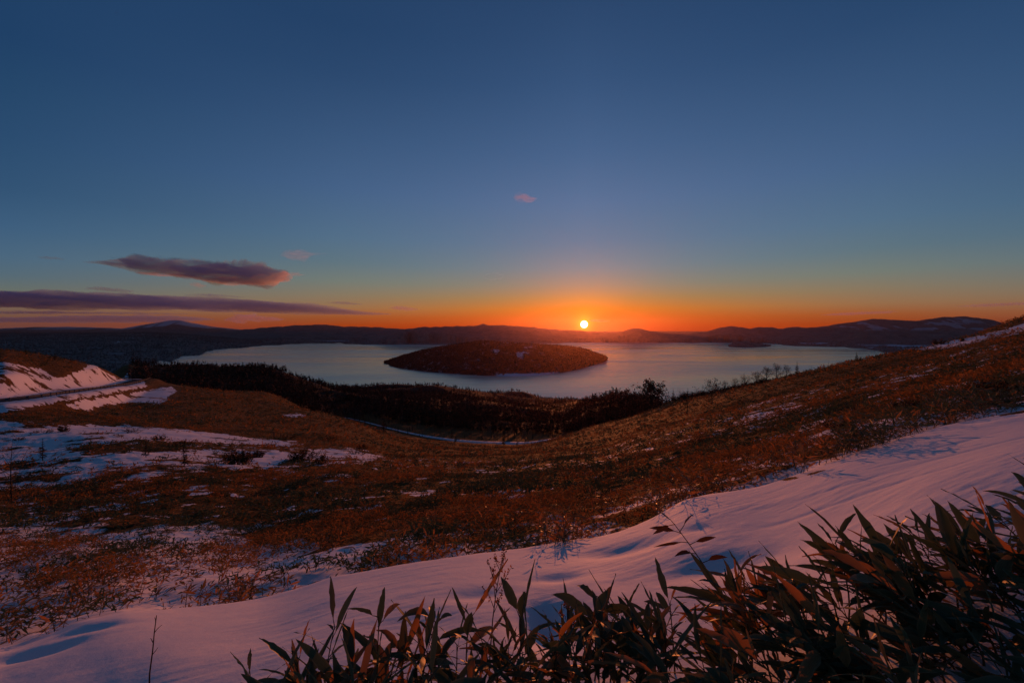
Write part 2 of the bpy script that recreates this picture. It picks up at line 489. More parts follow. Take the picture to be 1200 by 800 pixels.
def snow_mask(X, Y, z):
    px = PXC + F * X / np.maximum(Y, 1.2)
    py = PYH - F * z / np.maximum(Y, 1.2)
    n1 = fbm(X / 0.9, Y / 0.9, 4, 101)
    n2 = fbm(X / 6.0, Y / 6.0, 4, 111)
    n3 = fbm(X / 3.2, Y / 2.6, 5, 121, 0.6)
    m = np.zeros(np.shape(px))
    jx = px + (12 * n3 + 10 * n2) * 70 / (Y + 20)
    jy = py + (7 * n3 + 4 * n2) * 60 / (Y + 20)
    for poly, v in SNOW_POLYS:
        m = np.maximum(m, np.where(in_poly(jx, jy, poly), v, 0))
    m = np.where((m > 0) & (m < 0.97) & (Y > 30), np.clip(m + 1.3 * n3 + 0.5 * n2, 0, 1), m)
    cy = crest_y(px)
    m = np.where(Y < 30, 0, m)
    # beyond the drift the snow lies in the gaps of the dwarf bamboo and thins out uphill in the picture
    e = np.interp(px, [a for a, b in LEFT_EDGE], [b for a, b in LEFT_EDGE])
    cpy = PYH - F * base_z(px, cy) / cy
    t = np.clip((py - e) / np.maximum(cpy - e, 8), -0.6, 1.3)
    band = np.clip(0.50 + 0.85 * np.where(t < 0, 2.2 * t, t) + 0.42 * (1 - smooth(420, 520, px)) * smooth(-0.1, 0.15, t) - 0.25 * smooth(400, 650, px) + 0.22 * smooth(820, 980, px) + 1.25 * n1 + 0.5 * n2 - 0.16, 0, 1)
    m = np.where((Y >= cy) & (Y < 30), np.maximum(m, band), m)
    # stray little patches farther up
    m = np.maximum(m, np.where((Y < 75) & (Y > cy), smooth(0.80, 0.92, 0.5 + n1 * 0.95 + 0.4 * n2), 0) * 0.8)
    m = np.where(Y < cy * (1.06 + 0.30 * n1 * smooth(450, 800, px) + 0.05 * n1), 1.0, m)
    return m


pxs = np.concatenate([np.linspace(-3400, -500, 36)[:-1], np.linspace(-500, -20, 90)[:-1], np.linspace(-20, 1220, 860), np.linspace(1220, 1690, 80)[1:], np.linspace(1690, 4600, 37)[1:]])
lys = np.concatenate([np.linspace(LY0, math.log(9.0), 470)[:-1], np.linspace(math.log(9.0), math.log(300.0), 560)[:-1], np.linspace(math.log(300), LY1, 170)])
GY = np.exp(lys)[:, None] * np.ones((1, len(pxs)))
GX = (pxs[None, :] - PXC) / F * GY
GZ = ground_z(GX, GY)
GS = snow_mask(GX, GY, GZ)

# ------------------------------------------------------------------ materials of the land
def coords(t):
    return t.new('ShaderNodeTexCoord').outputs['Object']


def attr(t, name):
    return t.new('ShaderNodeAttribute', attribute_name=name).outputs['Fac']


M = {}
m, t, out = material('ground')
P = coords(t)
snow = attr(t, 'snow')
dist = attr(t, 'away')
n_big = t.noise(P, 0.11, 4, 0.6)
n_mid = t.noise(P, 0.9, 5, 0.65)
n_fine = t.noise(P, 7.0, 4, 0.7)
litter = t.ramp(t.math('ADD', t.math('MULTIPLY', n_mid, 0.55), t.math('MULTIPLY', n_fine, 0.45)),
                [(0.32, (0.020, 0.014, 0.006, 1)), (0.46, (0.085, 0.040, 0.010, 1)), (0.58, (0.23, 0.108, 0.026, 1)), (0.74, (0.32, 0.16, 0.045, 1))])
litter = t.mix(t.rng(n_big, 0.50, 0.66, 0.0, 0.55), litter, (0.040, 0.034, 0.013, 1))
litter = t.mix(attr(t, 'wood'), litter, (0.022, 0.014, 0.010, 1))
edge = t.math('ADD', t.math('ADD', snow, t.math('MULTIPLY', t.math('SUBTRACT', n_fine, 0.5), 0.8)), t.math('MULTIPLY', t.math('SUBTRACT', n_mid, 0.5), 0.7))
edge = t.rng(edge, 0.40, 0.58)
snow_n = t.noise(P, 2.5, 6, 0.6)
snow_c = t.mix(snow_n, (0.78, 0.80, 0.84, 1), (0.86, 0.87, 0.90, 1))
n_grain = t.noise(P, 60.0, 3, 0.7)
mpw = t.new('ShaderNodeMapping')
t.put(mpw.inputs[0], P)
mpw.inputs['Rotation'].default_value = (0, 0, -0.35)
mpw.inputs['Scale'].default_value = (2.2, 15.0, 6.0)
ripple = t.noise(mpw.outputs[0], 1.0, 4, 0.6, 0.4)
hgt_s = t.math('ADD', t.math('ADD', t.math('MULTIPLY', snow_n, 0.45), t.math('MULTIPLY', ripple, 0.10)), t.math('MULTIPLY', n_grain, 0.10))
p_snow = principled(t, snow_c, 0.75, 0.06, bump(t, hgt_s, 0.35, 0.05))
p_lit = principled(t, litter, 0.9, 0.1, bump(t, t.math('ADD', n_fine, t.math('MULTIPLY', n_mid, 1.6)), 0.9, 0.25))
mx = t.new('ShaderNodeMixShader')
t.put(mx.inputs[0], edge)
t.l.new(p_lit.outputs[0], mx.inputs[1])
t.l.new(p_snow.outputs[0], mx.inputs[2])
t.l.new(mx.outputs[0], out.inputs['Surface'])
M['ground'] = m

m, t, out = material('far_land')
P = coords(t)
nf = t.noise(P, 0.004, 6, 0.65)
nf2 = t.noise(P, 0.03, 4, 0.7)
wood = t.ramp(t.math('ADD', t.math('MULTIPLY', nf, 0.5), t.math('MULTIPLY', nf2, 0.5)), [(0.35, (0.17, 0.125, 0.115, 1)), (0.55, (0.30, 0.215, 0.19, 1)), (0.7, (0.45, 0.35, 0.32, 1))])
fs = t.rng(t.math('ADD', attr(t, 'snow'), t.math('MULTIPLY', t.math('SUBTRACT', nf2, 0.5), 0.5)), 0.35, 0.7)
p = principled(t, t.mix(fs, wood, (0.72, 0.74, 0.80, 1)), 0.95, 0.05, bump(t, nf2, 0.6, 30.0))
t.l.new(p.outputs[0], out.inputs['Surface'])
M['far_land'] = m

m, t, out = material('island_land')
P = coords(t)
nf = t.noise(P, 0.006, 6, 0.65)
fs = t.rng(t.math('ADD', attr(t, 'snow'), t.math('MULTIPLY', t.math('SUBTRACT', t.noise(P, 0.03, 4, 0.7), 0.5), 0.5)), 0.35, 0.7)
p = principled(t, t.mix(fs, t.mix(nf, (0.03, 0.020, 0.018, 1), (0.08, 0.055, 0.05, 1)), (0.72, 0.74, 0.80, 1)), 0.95, 0.05)
t.l.new(p.outputs[0], out.inputs['Surface'])
M['island_land'] = m

m, t, out = material('lake_water')
P = coords(t)
mp = t.new('ShaderNodeMapping')
t.put(mp.inputs[0], P)
mp.inputs['Scale'].default_value = (0.00022, 0.0011, 1)
band = t.noise(mp.outputs[0], 1.0, 6, 0.62, 0.6)
mp2 = t.new('ShaderNodeMapping')
t.put(mp2.inputs[0], P)
mp2.inputs['Scale'].default_value = (0.004, 0.02, 1)
fine = t.noise(mp2.outputs[0], 1.0, 5, 0.6)
tone_ = t.math('ADD', t.math('MULTIPLY', band, 0.75), t.math('MULTIPLY', fine, 0.25))
ice = t.ramp(tone_, [(0.36, (0.40, 0.43, 0.38, 1)), (0.5, (0.58, 0.58, 0.50, 1)), (0.64, (0.78, 0.76, 0.65, 1))])
p = principled(t, ice, t.rng(tone_, 0.4, 0.6, 0.10, 0.24), 0.5, bump(t, fine, 0.25, 2.0))
p.inputs['IOR'].default_value = 1.33
t.l.new(p.outputs[0], out.inputs['Surface'])
M['lake'] = m

m, t, out = material('asphalt')
P = coords(t)
p = principled(t, t.mix(t.noise(P, 1.3, 5, 0.7), (0.035, 0.037, 0.042, 1), (0.075, 0.078, 0.085, 1)), 0.95, 0.03, bump(t, t.noise(P, 30, 3), 0.3, 0.01))
t.l.new(p.outputs[0], out.inputs['Surface'])
M['asphalt'] = m

m, t, out = material('packed_snow')
P = coords(t)
nn = t.noise(P, 0.5, 5, 0.7)
p = principled(t, t.ramp(nn, [(0.35, (0.30, 0.30, 0.33, 1)), (0.5, (0.66, 0.68, 0.74, 1)), (0.7, (0.82, 0.84, 0.88, 1))]), 0.7, 0.2, bump(t, nn, 0.5, 0.1))
t.l.new(p.outputs[0], out.inputs['Surface'])
M['packed_snow'] = m


def plain(name, col, rough=0.8, spec=0.2, scale=6.0, var=0.35, nscale=None, metallic=0.0):
    m, t, out = material(name)
    n = t.noise(coords(t), scale, 4, 0.65)
    dark = tuple(c * (1 - var) for c in col) + (1,)
    lite = tuple(min(1, c * (1 + var)) for c in col) + (1,)
    p = principled(t, t.mix(t.rng(n, 0.3, 0.7), dark, lite), rough, spec, bump(t, n, 0.3, 0.02))
    p.inputs['Metallic'].default_value = metallic
    t.l.new(p.outputs[0], out.inputs['Surface'])
    M[name] = m
    return m


# ------------------------------------------------------------------ ground mesh
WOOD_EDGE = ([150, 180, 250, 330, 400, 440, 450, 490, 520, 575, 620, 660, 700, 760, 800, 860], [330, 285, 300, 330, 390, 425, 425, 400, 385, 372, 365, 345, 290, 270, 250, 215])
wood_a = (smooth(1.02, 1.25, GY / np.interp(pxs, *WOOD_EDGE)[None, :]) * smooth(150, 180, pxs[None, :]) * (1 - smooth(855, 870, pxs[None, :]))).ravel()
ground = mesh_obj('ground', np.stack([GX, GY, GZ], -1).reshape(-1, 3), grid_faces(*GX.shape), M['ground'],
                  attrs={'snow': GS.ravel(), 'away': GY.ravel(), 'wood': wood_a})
tag(ground, 'snow drift and dwarf bamboo slope falling from the pass to the lake', 'slope', kind='structure')
# the top of the pass behind and under the photographer
bx = (pxs[::6] - PXC) / F
by = np.concatenate([np.linspace(1.2, -6, 40), np.linspace(-8, -260, 30)])
BY = by[:, None] * np.ones((1, len(bx)))
BX = bx[None, :] * (1.2 + (1.2 - BY) * 1.0)
BZ = ground_z(bx * 1.2, np.full(len(bx), 1.2))[None, :] + 0.0 * BY
BZ = BZ + smooth(1.2, -6, BY) * (0.15 * fbm(BX / 3, BY / 3, 3, 91)) - 0.03 * (1.2 - BY)
pas = mesh_obj('pass_ground', np.stack([BX, BY, BZ], -1).reshape(-1, 3), grid_faces(*BX.shape)[:, ::-1], M['ground'],
               attrs={'snow': np.ones(BX.size), 'away': np.zeros(BX.size), 'wood': np.zeros(BX.size)})
tag(pas, 'snow covered ground at the top of the pass', 'ground', kind='structure')

# ------------------------------------------------------------------ lake
LAKE_Z = -400.0
lx = np.linspace(-60000, 60000, 25)
ly = np.linspace(900, 32500, 15)
LX, LYY = np.meshgrid(lx, ly)
lake = mesh_obj('lake', np.stack([LX, LYY, np.full(LX.shape, LAKE_Z)], -1).reshape(-1, 3), grid_faces(*LX.shape), M['lake'])
tag(lake, 'wide pale grey lake half frozen between the hills', 'lake', kind='structure')

# ------------------------------------------------------------------ land beyond the lake
SHORE = [(-700, 3500), (90, 3500), (150, 4100), (180, 5000), (196, 6000), (215, 7200), (240, 8400), (270, 9600), (300, 11200), (330, 12600), (370, 14000), (398, 14300),
         (404, 12700), (440, 12400), (480, 13600), (540, 14300), (620, 14300), (700, 14600), (760, 14900), (850, 14600), (900, 13900), (918, 12000), (935, 11300),
         (962, 10700), (1000, 9700), (1046, 8500), (1110, 7400), (1200, 6500), (1900, 6000)]
RIDGES = [  # (distance, half depth, roughness, silhouette)
    (30000, 2500, 0.3, [(-700, 384), (0, 385), (40, 383.3), (80, 383), (130, 384.2), (180, 387.2), (260, 391)]),
    (27000, 3000, 0.25, [(40, 392), (100, 388.6), (140, 385.3), (170, 380.3), (190, 377), (198, 375.6), (206, 375), (214, 375.8), (228, 378.8), (250, 382.8), (285, 386.4), (330, 389), (380, 392)]),
    (22000, 1900, 0.6, [(240, 391), (270, 387.6), (300, 385), (318, 383.2), (345, 381.4), (360, 380.8), (376, 380.2), (392, 381.6), (404, 383), (425, 382.6), (450, 384.2), (470, 385.5), (500, 388), (540, 391)]),
    (18500, 2000, 0.6, [(420, 391), (450, 387.4), (480, 384.8), (500, 383.3), (520, 382.6), (545, 382.2), (556, 381.6), (562, 380.2), (566, 379.8), (572, 381.2), (590, 381.2), (605, 381.8), (620, 382.8), (640, 384.6), (660, 386.8), (680, 388.0), (700, 389), (740, 390), (800, 391.5), (850, 393)]),
    (14200, 900, 0.5, [(385, 405), (404, 402.2), (420, 400), (440, 395.6), (452, 392), (462, 389.4), (474, 387.6), (486, 387), (498, 388), (515, 390), (545, 393), (585, 396), (640, 398), (700, 400.5)]),
    (16500, 900, 0.5, [(640, 396), (690, 393), (715, 391), (727, 389), (735, 386.6), (741, 385), (747, 384.6), (752, 385.4), (760, 387.6), (772, 389.8), (790, 391.4), (815, 393), (860, 396)]),
    (30500, 1200, 0.15, [(200, 389), (640, 388.4), (760, 387.9), (800, 388.1), (860, 388.4), (1400, 388.6)]),
    (17500, 2600, 0.75, [(780, 396), (800, 392.5), (820, 389.8), (835, 386.6), (846, 384), (855, 382.6), (862, 382.2), (870, 383.4), (878, 385.2), (890, 383.6), (898, 383.8), (905, 384.2), (912, 386), (922, 384.4), (935, 384.2), (945, 385.2), (962, 383.6), (972, 382), (984, 379.6), (1000, 377.2), (1012, 374.6), (1022, 373.4), (1034, 373.6), (1048, 375.4), (1062, 376.6), (1076, 376.8), (1088, 374.8), (1104, 372.6), (1120, 371.8), (1134, 371.2), (1148, 372.6), (1160, 375.4), (1174, 379), (1190, 382), (1240, 385), (1400, 387), (1900, 385)]),
    (15000, 900, 0.8, [(1000, 396), (1040, 391), (1080, 387.5), (1120, 384.5), (1160, 384), (1200, 386), (1500, 388)]),
    (11600, 420, 0.4, [(838, 409), (851, 405.6), (858, 402.2), (866, 400.2), (874, 399.8), (882, 400.8), (896, 403.4), (908, 405.2), (925, 406.8), (950, 408)]),
]
fpx = np.concatenate([np.linspace(-700, -10, 70)[:-1], np.linspace(-10, 1210, 780), np.linspace(1210, 1900, 70)[1:]])
fY = np.concatenate([np.linspace(3300, 12000, 150)[:-1], np.linspace(12000, 20000, 190)[:-1], np.linspace(20000, 32000, 130)])
FY = fY[:, None] * np.ones((1, len(fpx)))
FX = (fpx[None, :] - PXC) / F * FY
shore = np.interp(fpx, [a for a, b in SHORE], [b for a, b in SHORE])[None, :] + 1100 * fbm(fpx / 26, fpx * 0, 5, 201, 0.6)[None, :]
FZ = LAKE_Z + 4 + 10 * smooth(shore, shore + 3000, FY) + 6 * fbm(FX / 400, FY / 400, 3, 203)
# the wooded tableland on the left
plat = np.interp(FY[:, 0], [3300, 4500, 8000, 15000, 20000, 32000], [-386, -378, -285, -94, -96, -130])[:, None]
lw = 1 - smooth(175, 330, fpx)[None, :]
FZ = np.maximum(FZ, LAKE_Z + 4 + (plat + 14 * fbm(FX / 900, FY / 900, 5, 207) - LAKE_Z - 4) * lw * smooth(shore, shore + 1500, FY))
for k, (dY, hw, ro, sil) in enumerate(RIDGES):
    sx_ = np.array([a for a, b in sil], float)
    zc = (PYH - np.interp(fpx, sx_, [b for a, b in sil])) / F * dY
    ins = smooth(sx_[0] - 3, sx_[0] + 6, fpx) * (1 - smooth(sx_[-1] - 6, sx_[-1] + 3, fpx))
    nz = fbm(FX / (hw * 0.45), FY / (hw * 0.8), 5, 300 + 10 * k)
    rid = np.abs(fbm(FX / (hw * 0.35), FY / (hw * 1.1), 4, 400 + 10 * k))
    d = np.abs(FY - dY) / hw
    g = 1 / (1 + (d * (1 + ro * 1.1 * nz)) ** 2) - ro * 0.55 * rid * smooth(0.05, 0.9, d) * np.exp(-d * 0.5)
    g = np.clip((g - 0.04) / 0.96, 0, 1)
    jag = 0.5 * fbm(FX / (dY * 0.012), FX * 0 + k * 7.3, 4, 350 + k) * dY / F * (4.2 if k in (7, 8) else 2.0 if k in (2, 3) else 0.5)
    hgt = np.maximum(zc[None, :] + jag - LAKE_Z, 0) * ins[None, :] * g
    land = smooth(shore, shore + 400, FY) if k != 9 else 1.0
    FZ = np.maximum(FZ, LAKE_Z + 4 + hgt * land)
pen = np.zeros_like(FZ)
FZ = np.where((FY < shore) & (FZ < LAKE_Z + 22), LAKE_Z - 25, FZ)
fpy = PYH - F * FZ / FY
low = 1 - smooth(-392 + 18, -392 + 70, FZ)
field = low * smooth(0.02, 0.16, fbm(FX / 1800, FY / 700, 4, 501)) * (smooth(740, 860, fpx)[None, :] + 0.55 * smooth(330, 400, fpx)[None, :] * (1 - smooth(700, 745, fpx)[None, :])) * smooth(shore + 150, shore + 500, FY)
field = np.maximum(field, 0.55 * smooth(-140, 60, FZ) * smooth(0.05, 0.3, fbm(FX / 260, FY / 900, 4, 505)) * smooth(900, 980, fpx)[None, :])
field = np.maximum(field, 0.72 * smooth(-250, 250, FZ) * smooth(24500, 25500, FY) * smooth(-0.9, 0.1, fbm(FX / 350, FY / 1500, 4, 507)))
field = np.maximum(field, 0.42 * smooth(0.36, 0.44, fbm(FX / 500, FY / 350, 3, 509)) * lw)
far = mesh_obj('mountains', np.stack([FX, FY, FZ], -1).reshape(-1, 3), grid_faces(*FX.shape), M['far_land'], attrs={'snow': field.ravel()})
tag(far, 'wooded shores and mountain ranges beyond the lake', 'mountains', kind='structure')

# ------------------------------------------------------------------ island in the lake
ISL_TOP = [(450, 425), (458, 421.5), (470, 417), (485, 412.5), (500, 409), (515, 405.5), (528, 403.4), (545, 400.8), (556, 399.6), (564, 398.8), (574, 399.4), (586, 400.6), (600, 401), (612, 402), (625, 402.6), (640, 403.4), (655, 404), (668, 405.6), (680, 407), (690, 409.6), (698, 413), (706, 415.4), (710, 417.2), (712, 419.4)]
ISL_BOT = [(450, 427), (458, 429.5), (470, 432), (485, 434.2), (500, 435.6), (520, 437.4), (540, 438.8), (560, 440), (580, 440.6), (600, 441), (620, 440.4), (640, 439), (660, 436.6), (680, 432.4), (695, 428), (706, 425), (710, 423), (712, 420.5)]
ipx = np.linspace(450, 712, 260)
it = np.linspace(0, 1, 110)
top = np.interp(ipx, [a for a, b in ISL_TOP], [b for a, b in ISL_TOP])
bot = np.interp(ipx, [a for a, b in ISL_BOT], [b for a, b in ISL_BOT])
top = top + 1.3 * fbm(ipx / 16, ipx * 0 + 3.3, 4, 603) * np.sin(np.clip((ipx - 450) / 262, 0, 1) * np.pi) ** 0.5
bot = np.minimum(bot + 0.35 * fbm(ipx / 9, ipx * 0, 3, 601), 441.2)
yf = -LAKE_Z * F / (bot - PYH)
half = np.sqrt(np.clip(1 - ((ipx - 581) / 131.5) ** 2, 0.0, 1))
yb = np.maximum(yf + 60, 5700 + 1500 * half)
yc = yf + (yb - yf) * 0.62
IT = it[:, None]
IY = yf[None, :] + (yb - yf)[None, :] * IT
IX = (ipx[None, :] - PXC) / F * IY
hc = np.maximum((PYH - top) / F * yc - 8 - LAKE_Z, 6)[None, :]
gs = np.where(IT < 0.62, (np.clip(IT / 0.62, 0, 1)) ** 0.85, np.clip(1 - ((IT - 0.62) / 0.38) ** 1.7, 0, 1))
gs = gs * (1 + 0.30 * fbm(IX / 420, IY / 420, 4, 611) * (1 - gs) * 1.5) + 0.12 * fbm(IX / 160, IY / 160, 4, 615) * gs * (1 - gs) * 2
IZ = LAKE_Z - 3 + (hc + 3) * np.clip(gs, 0, 1.1)
isn = smooth(0.10, 0.34, fbm(IX / 90, IY / 200, 4, 621)) * np.exp(-((ipx[None, :] - 598) / 40) ** 2) * smooth(0.15, 0.3, IT) * 0.8
isn = np.maximum(isn, 0.42 * smooth(-0.1, 0.4, fbm(IX / 45, IY / 90, 4, 625)))
isn = np.maximum(isn, 0.9 * (IT < 0.035) * smooth(560, 600, ipx)[None, :] * (1 - smooth(640, 670, ipx)[None, :]))
island = mesh_obj('island', np.stack([IX, IY, IZ], -1).reshape(-1, 3), grid_faces(*IX.shape), M['island_land'], attrs={'snow': isn.ravel()})
tag(island, 'dark wooded island hill rising from the middle of the lake', 'island', kind='structure')

# ------------------------------------------------------------------ roads
def ribbon(name, path, half, lift, mat, label, cat, offset=0.0, width_rows=5, n=160):
    """a sheet laid along a path of (x, y), levelled across and lifted above the ground"""
    q, L = resample([(*p, 0) for p in path], n)
    tg = np.gradient(q[:, :2], axis=0)
    tg /= np.linalg.norm(tg, axis=1)[:, None]
    nv = np.stack([-tg[:, 1], tg[:, 0]], 1)
    hw = half if np.ndim(half) else np.full(n, half)
    zc = np.max([ground_z(q[:, 0] + nv[:, 0] * (offset + k * hw), q[:, 1] + nv[:, 1] * (offset + k * hw)) for k in (-1, -0.5, 0, 0.5, 1)], axis=0)
    ker = np.ones(7) / 7
    zc = np.convolve(np.pad(zc, 3, mode='edge'), ker, 'valid')
    rows = []
    for k in np.linspace(-1, 1, width_rows):
        c = q[:, :2] + nv * (offset + k * hw)[:, None]
        rows.append(np.column_stack([c, zc + lift]))
    v = np.stack(rows, 1)
    # side walls down into the ground
    wl = v[:, :1].copy(); wl[:, :, 2] -= 2.5
    wr = v[:, -1:].copy(); wr[:, :, 2] -= 2.5
    v = np.concatenate([wl, v, wr], 1)
    o = mesh_obj(name, v.reshape(-1, 3), grid_faces(v.shape[0], v.shape[1])[:, ::-1], mat)
    tag(o, label, cat, kind='structure')
    return q, nv, zc


rq, rn, rz = ribbon('road', ROAD, 3.4, 0.06, M['asphalt'], 'asphalt pass road curving below the left hill', 'road')
ribbon('valley_road', VALLEY, np.interp(np.linspace(0, 1, 160), [0, 0.3, 0.5, 0.62, 0.75, 1], [0.8, 1.3, 2.8, 4.4, 3.2, 1.4]), 0.10, M['packed_snow'], 'snow covered road bending through the wooded valley', 'road')

# ------------------------------------------------------------------ clouds, far beyond and above the haze
def outward(o):
    import bmesh
    bm = bmesh.new()
    bm.from_mesh(o.data)
    bmesh.ops.recalc_face_normals(bm, faces=bm.faces)
    bm.to_mesh(o.data)
    bm.free()


def cloud_material(name, density, col, absorb):
    m = bpy.data.materials.new(name)
    m.use_nodes = True
    t = NT(m.node_tree)
    t.n.clear()
    o = t.new('ShaderNodeOutputMaterial')
    v = t.new('ShaderNodeVolumePrincipled')
    v.inputs['Color'].default_value = col
    v.inputs['Density'].default_value = density
    v.inputs['Anisotropy'].default_value = 0.3
    v.inputs['Absorption Color'].default_value = absorb
    t.l.new(v.outputs[0], o.inputs['Volume'])
    m.cycles.homogeneous_volume = True
    return m


def cloud(label, prof, Y, depth, dens, col, absorb, seed, rough=0.35, group=None):
    """prof: (column, top row, bottom row); depth: metres along the view at its thickest"""
    n, k = 260, 44
    pa = np.array(prof, float)
    cx = np.linspace(pa[0, 0], pa[-1, 0], n)
    tp, bt = pchip(pa[:, 0], pa[:, 1], cx), pchip(pa[:, 0], pa[:, 2], cx)
    tpm = (PYH - tp) / F * Y
    btm = (PYH - bt) / F * Y
    x = (cx - PXC) / F * Y
    mid, hh = (tpm + btm) / 2, np.maximum((tpm - btm) / 2, 0.5)
    dd = depth * (hh / hh.max()) ** 0.7
    a = np.linspace(0, 2 * np.pi, k, endpoint=False)
    A, X = np.meshgrid(a, x)
    sc = hh.max() * 2.2
    r = 1 + rough * (fbm(X / (sc * 1.1) + 2.5 * np.cos(A), 2.5 * np.sin(A) + X / (sc * 3), 5, seed, 0.6) * 2.2)
    r = r + 0.5 * rough * fbm(X / (sc * 0.22) + 3 * np.cos(A), 3 * np.sin(A) + X / sc, 3, seed + 5)
    r = np.clip(r, 0.2, 2)
    v = np.stack([X, Y + dd[:, None] * np.cos(A) * r, mid[:, None] + hh[:, None] * np.sin(A) * r], -1)
    f = grid_faces(n, k)
    i = np.arange(n - 1) * k
    wrap = np.stack([i + k - 1, i, i + k, i + 2 * k - 1], 1)
    vv = v.reshape(-1, 3)
    caps = np.stack([np.stack([np.full(k - 2, 0), np.arange(1, k - 1), np.arange(2, k)], 1)[:, ::-1],
                     (n - 1) * k + np.stack([np.full(k - 2, 0), np.arange(1, k - 1), np.arange(2, k)], 1)])
    ctr = np.array([vv[:, 0].mean(), Y, vv[:, 2].mean()])
    o = mesh_obj('cloud', vv - ctr, [np.concatenate([f, wrap])[:, ::-1], caps.reshape(-1, 3)[:, ::-1]], cloud_material('cloud', dens, col, absorb))
    o.location = ctr
    outward(o)
    tag(o, label, 'cloud', group)
    return o


SLATE, DUSK = (0.21, 0.45, 1.0, 1), (0.30, 0.26, 0.34, 1)
PINK, PDUSK = (0.95, 0.75, 0.72, 1), (0.75, 0.55, 0.50, 1)
cloud('dark lens shaped cloud with a rosy right end above the long streak', [(97, 307, 307.4), (118, 306.4, 309), (140, 305.5, 314), (165, 305.5, 320), (195, 304.4, 323), (225, 306.5, 325), (255, 308.6, 329), (285, 308.6, 331), (310, 311, 331.5), (325, 314.5, 328), (332, 319, 322)], 15000, 900, 0.0025, SLATE, DUSK, 11, 0.5)
cloud('added rosy layer for the sunlit underside of the dark lens shaped cloud', [(160, 319, 320), (180, 319.6, 322.5), (210, 321, 324), (245, 325, 330), (280, 326, 333), (310, 324, 333), (334, 319, 325), (338, 320, 321)], 14400, 500, 0.0026, PINK, PDUSK, 12, 0.5)  # added layer: sunlight on the lens cloud's underside put into its pink colour
cloud('long flat slate cloud streak stretching from the left edge', [(-260, 338, 366), (-100, 339, 364), (0, 339.4, 360), (60, 340.6, 361.6), (120, 342.6, 362.4), (180, 345, 363), (230, 347.6, 364.4), (290, 350, 365.6), (340, 353.6, 367), (390, 360, 368.4), (430, 365.4, 369), (458, 367.6, 368.4)], 27000, 2600, 0.0011, SLATE, DUSK, 13, 0.22)
cloud('thin dusky streak lying just over the far left mountain', [(-300, 371, 379), (-60, 371.5, 378.6), (40, 371.6, 378), (120, 369.6, 378), (190, 369.6, 377.4), (225, 371, 376), (246, 373.4, 374.2)], 66000, 5000, 0.00022, SLATE, DUSK, 14, 0.2)
cloud('small ragged cloud between the mountain and the long streak', [(262, 374.6, 375.2), (275, 371, 376), (290, 367, 376), (305, 369, 376), (320, 371.8, 375.4), (334, 373.4, 374)], 48000, 1800, 0.0005, SLATE, PDUSK, 15, 0.6)
cloud('small thin dark wisp over the right part of the long streak', [(384, 354.4, 354.8), (396, 353.4, 356), (410, 354.2, 356.6), (424, 356.4, 356.9)], 26000, 500, 0.0010, SLATE, DUSK, 16)
cloud('small dark wisp just left of the centre of the sky', [(455, 360.6, 361), (465, 358.8, 362.6), (478, 360, 364), (492, 362, 362.6)], 26000, 500, 0.0012, SLATE, PDUSK, 17)
cloud('tiny dark wisp far left over the lens cloud', [(46, 302, 302.4), (56, 300.6, 304), (68, 301.6, 304.2), (76, 303, 303.4)], 15000, 250, 0.0010, SLATE, DUSK, 18)
cloud('thin dark wisp between the lens cloud and the long streak', [(98, 338.6, 339), (115, 336.4, 340), (140, 338, 342.4), (158, 341.4, 342)], 26000, 600, 0.0008, SLATE, DUSK, 19)
cloud('faint pink wisp right of the lens shaped cloud', [(328, 299, 299.4), (340, 294, 302.6), (352, 293, 303), (366, 296, 299), (384, 296.6, 297.2)], 14000, 260, 0.0005, PINK, PDUSK, 20, 0.6)
cloud('single little pink cloud high in the open sky', [(601, 231, 231.6), (606, 226.6, 235), (614, 226, 236), (622, 230, 236.6), (630, 232.4, 233)], 9000, 130, 0.0016, PINK, PDUSK, 21, 0.6)
cloud('faint orange wisp above the middle of the lake', [(564, 324.4, 324.8), (574, 321.4, 327), (584, 320.6, 326), (592, 322.2, 322.6)], 16000, 220, 0.0010, PINK, PDUSK, 22, 0.6)
cloud('glowing thin streak of cloud right of the sun', [(689, 375.4, 375.8), (697, 374.2, 377), (706, 375, 377.2), (716, 376.4, 376.8)], 44000, 500, 0.0008, PINK, PDUSK, 23)
cloud('long thin dark streak above the right mountains', [(962, 369, 369.3), (985, 366.6, 369.6), (1015, 365.4, 368.2), (1045, 364.4, 367)], 26000, 500, 0.0010, SLATE, PDUSK, 24)
cloud('thin dark streak at the right edge of the sky', [(1120, 358.6, 359), (1150, 356.4, 359.6), (1185, 354.6, 358), (1240, 353, 355)], 20000, 500, 0.0010, SLATE, PDUSK, 25)
cloud('tiny pink puff hanging below the rosy end of the lens cloud', [(222, 332.6, 333), (229, 330.4, 336), (236, 332.6, 336.4), (241, 334.6, 335)], 14000, 160, 0.0012, PINK, PDUSK, 26, 0.6)
cloud('tiny pink puff right of the rosy end of the lens cloud', [(337, 320.6, 321), (345, 318.8, 323.6), (352, 320.4, 323.4), (357, 321.6, 322)], 14000, 160, 0.0012, PINK, PDUSK, 27, 0.6)

cloud('thin dark streamer along the top of the lens shaped cloud', [(128, 303.6, 304), (150, 302.4, 304.8), (185, 301.6, 304), (220, 303.2, 306), (252, 306, 306.6)], 15600, 420, 0.0012, SLATE, DUSK, 28, 0.7)
cloud('thin ragged streamer under the left part of the long streak', [(-60, 365, 367), (20, 364.4, 367.4), (90, 365.2, 367.6), (160, 366.2, 368.4), (222, 367.4, 368)], 30000, 900, 0.0008, SLATE, DUSK, 29, 0.7)
cloud('short thin streamer over the middle of the long streak', [(214, 346, 346.4), (236, 344.4, 347), (262, 345.4, 348.2), (290, 348.4, 349)], 26500, 500, 0.0009, SLATE, DUSK, 30, 0.7)

